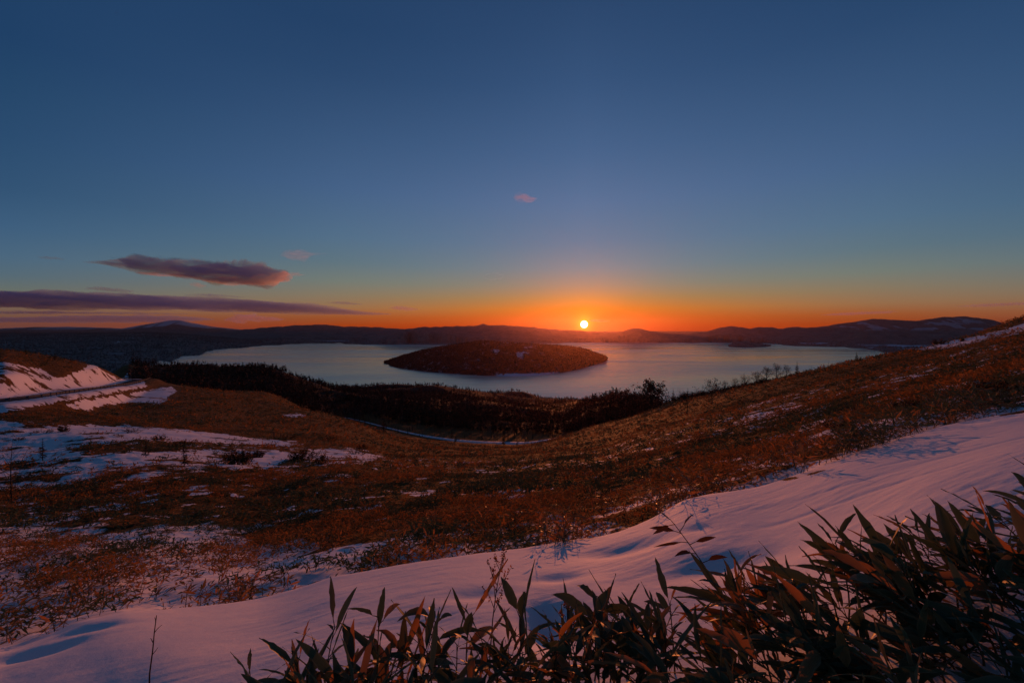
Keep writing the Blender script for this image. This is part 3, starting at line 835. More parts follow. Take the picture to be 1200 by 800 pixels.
# ------------------------------------------------------------------ haze
def box(name, lo, hi, mat):
    v = [(x, y, z) for x in (lo[0], hi[0]) for y in (lo[1], hi[1]) for z in (lo[2], hi[2])]
    f = [(0, 1, 3, 2), (4, 6, 7, 5), (0, 4, 5, 1), (2, 3, 7, 6), (0, 2, 6, 4), (1, 5, 7, 3)]
    return mesh_obj(name, v, np.array(f), mat, smooth=False)


m = bpy.data.materials.new('haze')
m.use_nodes = True
t = NT(m.node_tree)
t.n.clear()
o_ = t.new('ShaderNodeOutputMaterial')
v_ = t.new('ShaderNodeVolumePrincipled')
v_.inputs['Color'].default_value = (0.27, 0.15, 0.13, 1)
v_.inputs['Density'].default_value = 1.05e-5
v_.inputs['Anisotropy'].default_value = 0.86
t.l.new(v_.outputs[0], o_.inputs['Volume'])
m.cycles.homogeneous_volume = True
haze = box('haze', (-62000, -400, -450), (62000, 33000, 800), m)
outward(haze)
tag(haze, 'thin evening haze lying over lake and hills', 'haze', kind='stuff')

# ------------------------------------------------------------------ plants: tubes and leaves
def tube(pts, rad, sides=5):
    pts = np.asarray(pts, float)
    n = len(pts)
    rad = np.broadcast_to(np.asarray(rad, float), (n,))
    tg = np.gradient(pts, axis=0)
    tg /= np.linalg.norm(tg, axis=1)[:, None] + 1e-12
    ref = np.array([0.31, 0.17, 0.93]) if abs(tg[0, 2]) < 0.9 else np.array([0.9, 0.3, 0.1])
    s = np.cross(tg, ref)
    s /= np.linalg.norm(s, axis=1)[:, None] + 1e-12
    b = np.cross(s, tg)
    a = np.linspace(0, 2 * np.pi, sides, endpoint=False)
    v = pts[:, None] + rad[:, None, None] * (np.cos(a)[None, :, None] * s[:, None] + np.sin(a)[None, :, None] * b[:, None])
    f = grid_faces(n, sides)
    i = np.arange(n - 1) * sides
    wrap = np.stack([i + sides - 1, i, i + sides, i + 2 * sides - 1], 1)
    return v.reshape(-1, 3), np.concatenate([f, wrap])


class Mesh:
    def __init__(self):
        self.v, self.f4, self.f3, self.n, self.a = [], [], [], 0, []

    def add(self, v, f, a=0.0):
        v = np.asarray(v, float)
        f = np.asarray(f)
        (self.f4 if f.shape[1] == 4 else self.f3).append(f + self.n)
        self.v.append(v)
        self.a.append(np.broadcast_to(np.asarray(a, float), (len(v),)))
        self.n += len(v)

    def tube(self, pts, rad, sides=5, a=0.0):
        self.add(*tube(pts, rad, sides), a)

    def build(self, name, mat, parent=None, smooth=True, link=True):
        fl = ([np.concatenate(self.f4)] if self.f4 else []) + ([np.concatenate(self.f3)] if self.f3 else [])
        return mesh_obj(name, np.concatenate(self.v), fl, mat, parent, {'tone': np.concatenate(self.a)}, smooth, link)


def unit(v):
    return v / (np.linalg.norm(v, axis=-1, keepdims=True) + 1e-12)


def leaves(base, d, nrm, L, W, droop, st=5, fold=0.35, peak=0.34):
    """pointed blades: base (N,3), direction, face normal, length, half width, droop; st stations of three points each"""
    base, d, nrm = (np.asarray(x, float) for x in (base, d, nrm))
    N = len(base)
    d = unit(d)
    s = unit(np.cross(d, nrm))
    nn = np.cross(s, d)
    q = np.linspace(0, 1, st)
    wprof = np.where(q < peak, np.sin(q / peak * np.pi / 2) ** 0.8, np.cos((q - peak) / (1 - peak) * np.pi / 2) ** 0.85)
    wprof[0], wprof[-1] = 0.10, 0.0
    L, W, droop = (np.broadcast_to(np.asarray(x, float), (N,)) for x in (L, W, droop))
    ctr = base[:, None] + d[:, None] * (q[None, :] * L[:, None])[..., None]
    ctr = ctr - np.array([0, 0, 1.0]) * ((q[None, :] ** 2) * (droop * L)[:, None])[..., None]
    off = (wprof[None, :] * W[:, None])[..., None]
    lft = ctr + s[:, None] * off + nn[:, None] * off * fold
    rgt = ctr - s[:, None] * off + nn[:, None] * off * fold
    v = np.stack([lft, ctr, rgt], 2).reshape(N, st * 3, 3)
    f = grid_faces(st, 3)
    F_ = (f[None] + (np.arange(N) * st * 3)[:, None, None]).reshape(-1, 4)
    return v.reshape(-1, 3), F_, np.tile(np.array([1.0, 0.0, 1.0]), N * st)


def diamonds(base, d, nrm, L, W, droop):
    """small blades of two triangles folded along the midrib, for plants too far off to show more"""
    base, d = np.asarray(base, float), unit(np.asarray(d, float))
    s = unit(np.cross(d, nrm))
    N = len(base)
    L, W, droop = (np.broadcast_to(np.asarray(x, float), (N,))[:, None] for x in (L, W, droop))
    up = np.array([0, 0, 1.0])
    m = base + d * L * 0.42 - up * droop * L * 0.15
    tip = base + d * L - up * droop * L
    v = np.stack([base, m + s * W, tip, m - s * W], 1).reshape(-1, 3)
    i = (np.arange(N) * 4)[:, None]
    f = np.concatenate([i + np.array([[0, 1, 2]]), i + np.array([[0, 2, 3]])])
    return v, f


# ---- materials of plants
def leaf_material(name, stops, transl=0.30, rough=0.5, spec=0.25, edge=True):
    m, t, out = material(name)
    tone = attr(t, 'tone')
    P = coords(t)
    n = t.noise(P, 14.0, 3, 0.6)
    c = t.ramp(t.math('ADD', tone, t.math('MULTIPLY', t.math('SUBTRACT', n, 0.5), 0.30)), stops, 'LINEAR')
    if edge:
        e = t.rng(t.math('ADD', attr(t, 'across'), t.math('MULTIPLY', t.math('SUBTRACT', t.noise(P, 45.0, 2, 0.5), 0.5), 0.5)), 0.66, 1.0, 0.0, 0.5)
        c = t.mix(e, c, (0.36, 0.25, 0.13, 1))
        vein = t.math('SINE', t.math('MULTIPLY', attr(t, 'across'), 28.0))
        c = t.mix(t.rng(vein, -1.0, 1.0, 0.0, 0.25), c, (0.03, 0.03, 0.015, 1))
    p = principled(t, c, rough, spec)
    tr = t.new('ShaderNodeBsdfTranslucent')
    t.put(tr.inputs['Color'], t.mix(t.rng(tone, 0.45, 0.85), t.mix(0.6, c, (0.02, 0.03, 0.008, 1)), (0.55, 0.19, 0.035, 1)))
    mx = t.new('ShaderNodeMixShader')
    mx.inputs[0].default_value = transl
    t.l.new(p.outputs[0], mx.inputs[1])
    t.l.new(tr.outputs[0], mx.inputs[2])
    t.l.new(mx.outputs[0], out.inputs['Surface'])
    M[name] = m


SASA = [(0.0, (0.075, 0.112, 0.062, 1)), (0.35, (0.120, 0.145, 0.068, 1)), (0.58, (0.20, 0.150, 0.064, 1)), (0.8, (0.32, 0.165, 0.048, 1)), (1.0, (0.46, 0.25, 0.09, 1))]
leaf_material('bamboo_leaf', SASA, 0.34)
leaf_material('bamboo_cover', SASA, 0.30, 0.8, 0.05, edge=False)
leaf_material('needles', [(0.0, (0.018, 0.024, 0.014, 1)), (0.5, (0.034, 0.042, 0.022, 1)), (1.0, (0.050, 0.042, 0.020, 1))], 0.12, 0.7, 0.1, edge=False)
leaf_material('red_leaf', [(0.0, (0.10, 0.020, 0.012, 1)), (0.6, (0.19, 0.045, 0.022, 1)), (1.0, (0.26, 0.10, 0.05, 1))], 0.35, edge=False)
plain('culm', (0.085, 0.060, 0.028), 0.6, 0.3, 20)
plain('bark', (0.045, 0.034, 0.028), 0.9, 0.1, 5)
plain('twig', (0.055, 0.038, 0.030), 0.9, 0.1, 3)
plain('pale_bark', (0.16, 0.14, 0.12), 0.8, 0.15, 4)
plain('dry_stalk', (0.085, 0.036, 0.022), 0.8, 0.15, 20)
plain('steel', (0.07, 0.075, 0.085), 0.8, 0.1, 3, 0.3)
plain('dark_timber', (0.05, 0.04, 0.032), 0.85, 0.15, 4)
plain('plaster', (0.50, 0.48, 0.46), 0.85, 0.15, 1)
plain('roof_snow', (0.78, 0.80, 0.85), 0.7, 0.2, 0.4, 0.05)


def copy_tree(root, loc, rz=0.0, sc=1.0, label=None, group=None):
    c = root.copy()
    C.objects.link(c)
    c.location = loc
    c.rotation_euler = (0, 0, rz)
    c.scale = (sc, sc, sc)
    for ch in root.children:
        k = ch.copy()
        C.objects.link(k)
        k.parent = c
    if label:
        c['label'] = label
    if group:
        c['group'] = group
    return c


# ------------------------------------------------------------------ dwarf bamboo in the foreground, one plant at a time
def bamboo_mesh(h, lean, nleaf, L, W, tone, seed, wind=(0, 0), up=0.75, st=10, spread=1.0, reach=0.45):
    r = np.random.default_rng(seed)
    lean = np.array(lean, float)
    q = np.linspace(0, 1, 7)
    bend = r.normal(0, 0.05, 2)
    pts = np.stack([h * (lean[0] * q ** 1.6 + bend[0] * np.sin(q * 3)), h * (lean[1] * q ** 1.6 + bend[1] * np.sin(q * 3)), h * q * (1 - 0.12 * np.hypot(*lean) * q)], 1)
    stem = Mesh()
    stem.tube(pts, np.linspace(0.0042, 0.0018, 7), 6)
    bs, ds, ns, ll, ww, dr, tn = [], [], [], [], [], [], []
    a0 = r.uniform(0, 6.28)
    for k in range(nleaf):
        f = 1 - reach * (k / max(nleaf - 1, 1)) ** 1.15
        at = np.array([np.interp(f, q, pts[:, i]) for i in range(3)])
        a = a0 + k * 2.4 + r.normal(0, 0.35)
        el = np.clip(r.normal(up, 0.28), -0.15, 1.45) * (1.0 if k < 3 else 0.8)
        d = np.array([math.cos(a) * math.cos(el) * spread + wind[0], math.sin(a) * math.cos(el) * spread + wind[1], math.sin(el)])
        d /= np.linalg.norm(d)
        # a short sheath joins blade and stem
        pet = at + d * 0.035
        stem.tube([at - d * 0.004, (at + pet) / 2 + np.array([0, 0, 0.003]), pet], [0.0022, 0.0018, 0.0012], 4)
        bs.append(pet)
        ds.append(d + r.normal(0, 0.12, 3))
        n = np.array([-math.cos(a) * math.sin(el), -math.sin(a) * math.sin(el), math.cos(el)]) + r.normal(0, 0.45, 3)
        ns.append(n)
        l = L * r.uniform(0.5, 1.22)
        ll.append(l)
        ww.append(W * r.uniform(0.7, 1.2) * (0.35 if r.random() < 0.28 else 1))
        dr.append(r.uniform(0.0, 0.28) if r.random() < 0.75 else r.uniform(0.3, 0.6))
        tn.append(np.clip(tone + r.normal(0, 0.15) + (0.45 if r.random() < 0.11 else 0), 0.02, 1.0))
    v, f, ac = leaves(bs, ds, ns, ll, ww, dr, st, r.uniform(0.2, 0.6))
    v = v + r.normal(0, 0.0012, v.shape)
    return stem, (v, f, ac, np.repeat(tn, st * 3))


def bamboo(loc, rz, label, group, *a, **kw):
    stem, (v, f, ac, tn) = bamboo_mesh(*a, **kw)
    root = empty('dwarf_bamboo', loc, rz)
    tag(root, label, 'bamboo', group)
    stem.build('stem', M['culm'], root)
    mesh_obj('foliage', v, f, M['bamboo_leaf'], root, {'across': ac, 'tone': tn})
    return root


def spot(px, Y, sink=0.02):
    x = (px - PXC) / F * Y
    return (x, Y, float(ground_z(np.array([x]), np.array([Y]))[0]) - sink)


# single plants that stand out: column of the base, metres away, height, lean (x, y), leaves, leaf length, half width, tone, label
STAND = [
    (305, 2.00, 0.17, (-0.35, 0.1), 4, 0.15, 0.010, 0.35, 'small low dwarf bamboo sprig at the left end of the thicket'),
    (388, 1.95, 0.36, (0.05, 0.0), 6, 0.21, 0.017, 0.22, 'upright dark dwarf bamboo with a narrow fan of leaves, leftmost tall plant'),
    (352, 1.85, 0.27, (-0.1, 0.1), 6, 0.22, 0.018, 0.25, 'short broad leaved dwarf bamboo left of the leftmost tall plant'),
    (440, 1.92, 0.38, (0.02, 0.05), 5, 0.20, 0.020, 0.18, 'dwarf bamboo with spiky upright leaves between the leftmost two fans'),
    (508, 1.98, 0.33, (0.03, 0.0), 7, 0.19, 0.017, 0.22, 'dwarf bamboo with a star of leaves against clean snow'),
    (552, 1.93, 0.34, (0.0, 0.0), 4, 0.24, 0.024, 0.16, 'dwarf bamboo with three broad upright blades like a tulip'),
    (600, 1.88, 0.36, (0.08, 0.0), 6, 0.22, 0.018, 0.26, 'dwarf bamboo leaning right beside the dry seed stalk'),
    (655, 1.80, 0.22, (0.0, 0.1), 5, 0.20, 0.018, 0.35, 'short dwarf bamboo beside the blue hollow in the snow'),
    (880, 1.75, 0.50, (-0.14, 0.05), 6, 0.20, 0.017, 0.45, 'tall dwarf bamboo with an olive flag of leaves right of the red twig'),
    (948, 1.75, 0.46, (-0.12, 0.05), 5, 0.22, 0.014, 0.36, 'dwarf bamboo with one long blade pointing straight up over the snow'),
    (992, 1.80, 0.56, (-0.06, 0.1), 6, 0.20, 0.015, 0.30, 'dwarf bamboo whose leaf tips rise highest over the snow in the right thicket'),
    (1035, 1.70, 0.52, (-0.30, 0.0), 7, 0.30, 0.020, 0.26, 'tall dwarf bamboo with long blades swept up to the left'),
    (1125, 1.65, 0.52, (-0.04, 0.0), 6, 0.26, 0.024, 0.38, 'dwarf bamboo with a broad olive blade standing over the right thicket'),
    (1236, 2.50, 0.36, (-0.30, 0.1), 8, 0.27, 0.017, 0.40, 'dwarf bamboo reaching in over the snow from the right edge'),
    (1242, 2.15, 0.36, (-0.25, 0.0), 7, 0.27, 0.018, 0.42, 'dwarf bamboo at the right edge just above the thicket'),
]
TOPS = {880: 648, 948: 662, 992: 606, 1035: 622, 1125: 624, 1236: 578, 1242: 612}
for k, (px, Y, h, lean, n, L, W, tone, lab) in enumerate(STAND):
    if px in TOPS:
        zt = (PYH - TOPS[px]) / F * Y
        h = max(zt - spot(px, Y)[2] - 0.11, 0.12)
        L, W = L * 0.78, W * 0.78
    bamboo(spot(px, Y), 0.0, lab, 'dwarf bamboo along the bottom of the picture', h, lean, n, L, W, tone, 900 + k, wind=(lean[0] * 0.8, 0.05), up=1.0)
n_front = len(STAND)
ZONES = [  # count, columns, metres away, height, lean x, leaf length, tone, wind, label, group
    (16, (335, 480), (1.55, 1.90), (0.16, 0.30), (-0.1, 0.15), 0.23, 0.24, (0.0, 0.05), 'dark dwarf bamboo plant of the low left clump at the bottom edge', 'left clump of dwarf bamboo'),
    (16, (480, 650), (1.55, 1.92), (0.14, 0.30), (-0.1, 0.15), 0.21, 0.28, (0.0, 0.05), 'dark dwarf bamboo plant of the loose middle clump at the bottom edge', 'middle clump of dwarf bamboo'),
    (28, (650, 795), (1.55, 2.0), (0.18, 0.36), (-0.18, 0.12), 0.21, 0.28, (-0.20, 0.05), 'dwarf bamboo plant of the dense bunch right of the blue hollow', 'dense bunch of dwarf bamboo right of the blue hollow'),
    (46, (850, 1110), (1.32, 1.95), (0.10, 0.32), (-0.85, -0.20), 0.205, 0.33, (-0.75, 0.10), 'windswept dwarf bamboo plant leaning left in the big right thicket', 'big right thicket of dwarf bamboo'),
    (34, (1090, 1290), (1.28, 2.0), (0.08, 0.24), (-0.85, -0.20), 0.20, 0.34, (-0.75, 0.10), 'windswept dwarf bamboo plant in the bottom right corner thicket', 'bottom right corner thicket of dwarf bamboo'),
    (18, (985, 1290), (1.2, 1.45), (0.05, 0.17), (-0.85, -0.20), 0.17, 0.36, (-0.75, 0.10), 'low dwarf bamboo plant crowding the very bottom edge at the right corner', 'low dwarf bamboo at the bottom edge of the right corner'),
]
for zi, (cnt, (p0, p1), (y0, y1), (h0, h1), (l0, l1), L, tone, wind, lab, grp) in enumerate(ZONES):
    for k in range(cnt):
        r = np.random.default_rng(5000 + 100 * zi + k)
        px = p0 + (p1 - p0) * ((k + r.uniform(0, 1)) / cnt)
        Y = r.uniform(y0, y1)
        bamboo(spot(px, Y), 0.0, lab, grp, r.uniform(h0, h1), (r.uniform(l0, l1), r.uniform(-0.1, 0.25)), int(r.integers(7, 13)),
               L * r.uniform(0.8, 1.15), L * r.uniform(0.062, 0.098), tone + r.normal(0, 0.12), 7000 + 100 * zi + k, wind=wind, up=r.uniform(0.5, 0.95), reach=r.uniform(0.45, 0.7))
        n_front += 1

# ------------------------------------------------------------------ single plants standing in the snow just beyond the drift
protos = []
for k in range(12):
    r = np.random.default_rng(300 + k)
    big, vs, fs, acs, tns, nv_ = Mesh(), [], [], [], [], 0
    for c in range(int(r.integers(3, 6))):
        stem, (v, f, ac, tn) = bamboo_mesh(r.uniform(0.14, 0.32), (r.uniform(-0.5, 0.5), r.uniform(-0.4, 0.4)), int(r.integers(6, 10)), r.uniform(0.10, 0.15), 0.013, r.uniform(0.5, 0.85), 400 + 10 * k + c, up=r.uniform(0.2, 0.8), st=5, reach=0.7)
        o = np.append(r.normal(0, 0.07, 2), 0)
        V = np.concatenate(stem.v) + o
        big.add(V, np.concatenate(stem.f4))
        vs.append(v + o); fs.append(f + nv_); acs.append(ac); tns.append(tn)
        nv_ += len(v)
    protos.append((big.build('stem', M['culm'], link=False).data, mesh_obj('foliage', np.concatenate(vs), np.concatenate(fs), M['bamboo_leaf'], None, {'across': np.concatenate(acs), 'tone': np.concatenate(tns)}, link=False).data))
first = {}
r = np.random.default_rng(44)
n_mid, tries = 0, 0
MIDLAB = [(0, 330, 'brown dwarf bamboo plant sticking out of the snow at lower left', 'bamboo plants in the lower left snow'),
          (330, 640, 'brown dwarf bamboo plant behind the middle of the snow drift', 'bamboo plants behind the middle of the drift'),
          (640, 930, 'brown dwarf bamboo plant along the edge of the bright drift', 'bamboo plants along the bright drift edge'),
          (930, 1230, 'greenish dwarf bamboo plant at the upper right end of the drift', 'bamboo plants at the upper right end of the drift')]
greens = []
for k in range(5):
    rr_ = np.random.default_rng(350 + k)
    big, vs, fs, acs, tns, nv_ = Mesh(), [], [], [], [], 0
    for c in range(4):
        stem, (v, f, ac, tn) = bamboo_mesh(rr_.uniform(0.22, 0.42), (rr_.uniform(-0.6, 0.4), rr_.uniform(-0.4, 0.4)), int(rr_.integers(7, 11)), rr_.uniform(0.15, 0.20), 0.016, rr_.uniform(0.15, 0.45), 1400 + 10 * k + c, up=rr_.uniform(0.3, 0.8), st=5, reach=0.8)
        o = np.append(rr_.normal(0, 0.10, 2), 0)
        big.add(np.concatenate(stem.v) + o, np.concatenate(stem.f4))
        vs.append(v + o); fs.append(f + nv_); acs.append(ac); tns.append(tn)
        nv_ += len(v)
    greens.append((big.build('stem', M['culm'], link=False).data, mesh_obj('foliage', np.concatenate(vs), np.concatenate(fs), M['bamboo_leaf'], None, {'across': np.concatenate(acs), 'tone': np.concatenate(tns)}, link=False).data))
for k in range(30):
    px = [1040, 1100, 1165][k % 3] + r.normal(0, 34)
    if px > 1205:
        continue
    Y = float(crest_y(px)) * (r.uniform(0.98, 1.10) if px < 1075 else r.uniform(1.06, 1.42))
    x = (px - PXC) / F * Y
    root = empty('dwarf_bamboo', (x, Y, float(ground_z(np.array([x]), np.array([Y]))[0]) - 0.03), r.uniform(0, 6.28))
    s = r.uniform(0.8, 1.3)
    root.scale = (s, s, s)
    pr = greens[k % 5]
    for nm, me in (('stem', pr[0]), ('foliage', pr[1])):
        o = bpy.data.objects.new(nm, me)
        C.objects.link(o)
        o.parent = root
    tag(root, 'dark green leafy dwarf bamboo clump at the upper right end of the drift', 'bamboo', 'green bamboo clumps at the upper right end of the drift')
    n_mid += 1
while n_mid < 300 - n_front - 2 and tries < 20000:
    tries += 1
    px = r.uniform(-10, 1210) if r.random() < 0.6 else r.uniform(640, 1200)
    cy = float(crest_y(px))
    Y = cy * (1.12 + 0.95 * r.random() ** 1.2) if r.random() < 0.86 or px < 620 else cy * r.uniform(0.96, 1.12)
    x = (px - PXC) / F * Y
    if fbm(np.array([x / 0.7]), np.array([Y / 0.7]), 3, 131)[0] < (-0.02 if px < 950 else -0.2):
        continue
    pr = protos[int(r.integers(0, 12))]
    root = empty('dwarf_bamboo', (x, Y, float(ground_z(np.array([x]), np.array([Y]))[0]) - 0.03), r.uniform(0, 6.28))
    s = r.uniform(0.75, 1.25)
    root.scale = (s, s, s)
    for nm, me in (('stem', pr[0]), ('foliage', pr[1])):
        o = bpy.data.objects.new(nm, me)
        C.objects.link(o)
        o.parent = root
    for a, b, lab, grp in MIDLAB:
        if a - 20 <= px <= b or b == 1230:
            tag(root, lab, 'bamboo', grp)
            break
    n_mid += 1

# ------------------------------------------------------------------ the rest of the dwarf bamboo: a cover nobody could count
cover_v, cover_f, cover_t, cover_n = [], [], [], 0
BANDS = [(4.2, 14.0, 70.0, 9, 0.115, 0.0125, 0.27), (14.0, 35.0, 17.0, 7, 0.21, 0.028, 0.34), (35.0, 100.0, 2.4, 5, 0.42, 0.060, 0.42), (100.0, 270.0, 0.42, 4, 0.95, 0.15, 0.6)]
r = np.random.default_rng(99)
for (ya, yb, dens, nl, L, W, h) in BANDS:
    area = 1.2 * 2 * (yb ** 2 - ya ** 2) / 2
    n = int(area * dens)
    Y = np.sqrt(r.uniform(ya ** 2, yb ** 2, n))
    X = r.uniform(-1.2, 1.2, n) * Y
    px = PXC + F * X / Y
    Z = ground_z(X, Y)
    sm = snow_mask(X, Y, Z)
    cl = fbm(X / 0.8, Y / 0.8, 3, 131) + 0.6 * fbm(X / 3.5, Y / 3.5, 3, 137)
    keep = (Y > crest_y(px) * 1.13) & (r.uniform(0, 1, n) < np.where(sm > 0.45, np.clip(0.30 + 1.5 * cl, 0.04, 0.9) * (Y < 18) + (Y >= 18) * 0.02, np.clip(0.62 + 1.2 * cl, 0.12, 1)))
    py = PYH - F * Z / Y
    road = in_poly(px, py, [(-700, 500), (-100, 490), (0, 486), (70, 478), (210, 468), (212, 448), (170, 436), (110, 420), (90, 432), (0, 428), (-700, 420)])
    woods = (Y > np.interp(px, [0, 180, 330, 450, 620, 700, 800, 900], [400, 300, 330, 400, 330, 262, 250, 400]))
    keep &= ~(road & (Y > 60)) & ~woods
    X, Y, Z, cl, px = X[keep], Y[keep], Z[keep], cl[keep], px[keep]
    n = len(X)
    green = np.maximum(smooth(-0.05, 0.30, fbm(X / 9.0, Y / 9.0, 3, 151)) * 0.35, 0.50 * smooth(0.10, 0.26, fbm(X / 2.6, Y / 3.2, 3, 157))) + 0.30 * smooth(930, 1060, px) * (1 - smooth(11, 16, Y))
    tone = np.clip(0.74 - green + r.normal(0, 0.10, n), 0.05, 1)
    hh = h * r.uniform(0.45, 1.1, n) * (0.75 + 1.3 * np.clip(cl, -0.4, 0.8))
    N = n * nl
    a = r.uniform(0, 2 * np.pi, N)
    el = np.clip(r.normal(0.35, 0.45, N), -0.6, 1.4)
    d = np.stack([np.cos(a) * np.cos(el), np.sin(a) * np.cos(el), np.sin(el)], -1)
    fr = r.uniform(0.35, 1.0, N)
    base = np.stack([np.repeat(X, nl), np.repeat(Y, nl), np.repeat(Z, nl) + fr * np.repeat(hh, nl)], -1)
    base[:, :2] += r.normal(0, 0.35 * h, (N, 2)) * 0.6
    nrm = np.stack([-np.cos(a) * np.sin(el), -np.sin(a) * np.sin(el), np.cos(el)], -1) + r.normal(0, 0.5, (N, 3))
    v, f = diamonds(base, d, nrm, L * r.uniform(0.6, 1.25, N), W * r.uniform(0.6, 1.2, N), r.uniform(0, 0.5, N))
    cover_v.append(v)
    cover_f.append(f + cover_n)
    cover_n += len(v)
    cover_t.append(np.repeat(np.clip(np.repeat(tone, nl) + r.normal(0, 0.12, N), 0.02, 1), 4))
cov = mesh_obj('bamboo_grass', np.concatenate(cover_v), np.concatenate(cover_f), M['bamboo_cover'], None, {'tone': np.concatenate(cover_t)})
tag(cov, 'brown dwarf bamboo covering the slopes below the pass', 'bamboo grass', kind='stuff')
print('cover faces', len(cov.data.polygons), 'front', n_front, 'mid', n_mid)

# ------------------------------------------------------------------ trees
def branch(mesh, p, d, L, rad, depth, r, sides=4, up=0.15, twigs=None, spread=0.75, kids=(3, 5)):
    n = 4
    pts = [np.array(p, float)]
    d = np.array(d, float)
    for i in range(n):
        d = unit(d + r.normal(0, 0.13, 3) + np.array([0, 0, up * 0.25]))
        pts.append(pts[-1] + d * L / n)
    pts = np.array(pts)
    (twigs if (twigs is not None and depth <= 1) else mesh).tube(pts, np.linspace(rad, rad * 0.35, n + 1), sides if depth > 1 else 3)
    if depth == 0:
        return
    for k in range(int(r.integers(*kids)) + (1 if depth > 1 else 0)):
        f = r.uniform(0.30, 1.0)
        at = np.array([np.interp(f * n, np.arange(n + 1), pts[:, i]) for i in range(3)])
        side = unit(np.cross(d, r.normal(0, 1, 3)))
        nd = unit(d * (1 - spread * 0.5) + side * spread)
        branch(mesh, at, nd, L * r.uniform(0.42, 0.66), rad * 0.5 * (1 - 0.4 * f), depth - 1, r, sides, up, twigs, spread, kids)


def bare_tree(h, seed, spread=0.7, rad=None, trunk_frac=0.35, nb=9, depth=2):
    r = np.random.default_rng(seed)
    tr, cr = Mesh(), Mesh()
    rad = rad or h * 0.016
    q = np.linspace(0, 1, 8)
    bend = r.normal(0, 0.035, 2)
    pts = np.stack([h * 0.92 * bend[0] * np.sin(q * 3), h * 0.92 * bend[1] * np.sin(q * 2.4), h * 0.92 * q], 1)
    tr.tube(pts, rad * (1 - 0.88 * q), 6)
    for k in range(nb):
        f = trunk_frac + (0.97 - trunk_frac) * (k + r.uniform(0, 1)) / nb
        at = np.array([np.interp(f, q, pts[:, i]) for i in range(3)])
        a = k * 2.4 + r.normal(0, 0.4)
        el = r.uniform(0.25, 0.8) + 0.3 * f
        branch(tr, at, (math.cos(a) * math.cos(el), math.sin(a) * math.cos(el), math.sin(el)), h * (0.46 - 0.30 * f) * r.uniform(0.8, 1.2) * spread / 0.7,
               rad * 0.45 * (1.1 - f), depth, r, 4, 0.3, cr)
    return tr, cr


def conifer(h, seed, width=0.2, dens=1.0, bare=0.12, ragged=0.35):
    r = np.random.default_rng(seed)
    tr, cr = Mesh(), Mesh()
    tr.tube(np.stack([[0, 0, 0], [r.normal(0, .01) * h, r.normal(0, .01) * h, h * 0.5], [0, 0, h]]), [h * 0.018, h * 0.011, h * 0.002], 6)
    bs, ds, ns, ll, ww, dr, tn = [], [], [], [], [], [], []
    nw = int(18 * dens)
    for k in range(nw):
        f = bare + (1 - bare) * (k + r.uniform(0, 0.9)) / nw
        reach = h * width * (1.02 - f) ** 0.85 * r.uniform(1 - ragged, 1 + ragged * 0.5)
        for j in range(int(r.integers(4, 8))):
            a = r.uniform(0, 6.28)
            el = r.uniform(-0.35, 0.15) + 0.7 * max(f - 0.7, 0)
            d = np.array([math.cos(a) * math.cos(el), math.sin(a) * math.cos(el), math.sin(el)])
            R = reach * r.uniform(0.6, 1.1)
            for q in (0.0, 0.3, 0.55):
                b = np.array([0, 0, f * h]) + d * R * q
                for _ in range(2):
                    bs.append(b)
                    ds.append(d + r.normal(0, 0.45, 3) * (0.4 + q))
                    ns.append(np.array([0, 0, 1]) + r.normal(0, 0.6, 3))
                    ll.append(max(R * r.uniform(0.35, 0.6), h * 0.02))
                    ww.append(max(R * 0.10, h * 0.007))
                    dr.append(r.uniform(0, 0.3))
                    tn.append(r.uniform(0, 0.9))
    v, f = diamonds(bs, ds, np.array(ns), ll, ww, dr)
    cr.add(v, f, np.repeat(tn, 4))
    return tr, cr


def shrub(h, wid, seed, n=26, leafy=True):
    r = np.random.default_rng(seed)
    st, fo = Mesh(), Mesh()
    bs, ds, ns, ll, tn = [], [], [], [], []
    for k in range(n):
        a = r.uniform(0, 6.28)
        R = wid * 0.5 * math.sqrt(r.random())
        top = np.array([math.cos(a) * R, math.sin(a) * R, h * (1 - 0.55 * (R / (wid * 0.5)) ** 2) * r.uniform(0.6, 1.05)])
        b = np.array([math.cos(a) * R * 0.45, math.sin(a) * R * 0.45, -0.05 * h])
        mid = (b + top) / 2 + r.normal(0, 0.06 * h, 3)
        st.tube([b, mid, top], [h * 0.018, h * 0.012, h * 0.004], 4)
        for _ in range(4):
            q = r.uniform(0.4, 1)
            st.tube([b + (top - b) * q, b + (top - b) * q + r.normal(0, 0.16, 3) * h + np.array([0, 0, 0.1 * h])], [h * 0.007, h * 0.002], 3)
        if leafy:
            for _ in range(26):
                q = r.uniform(0.25, 1.05)
                bs.append(b + (top - b) * q + r.normal(0, 0.07 * h, 3))
                ds.append(r.normal(0, 1, 3) + np.array([0, 0, 0.6]))
                ns.append(r.normal(0, 1, 3))
                ll.append(h * r.uniform(0.10, 0.20))
                tn.append(r.uniform(0, 1))
    if leafy:
        v, f = diamonds(bs, ds, np.array(ns), ll, np.array(ll) * 0.26, 0.15)
        fo.add(v, f, np.repeat(tn, 4))
    return st, fo


def plant(name, label, cat, loc, parts, mats, group=None, rz=0.0):
    root = empty(name, loc, rz)
    tag(root, label, cat, group)
    for (nm, me), ma in zip(parts, mats):
        if me.n:
            me.build(nm, ma, root)
    return root


def px_h(hpx, Y):
    return hpx / F * Y


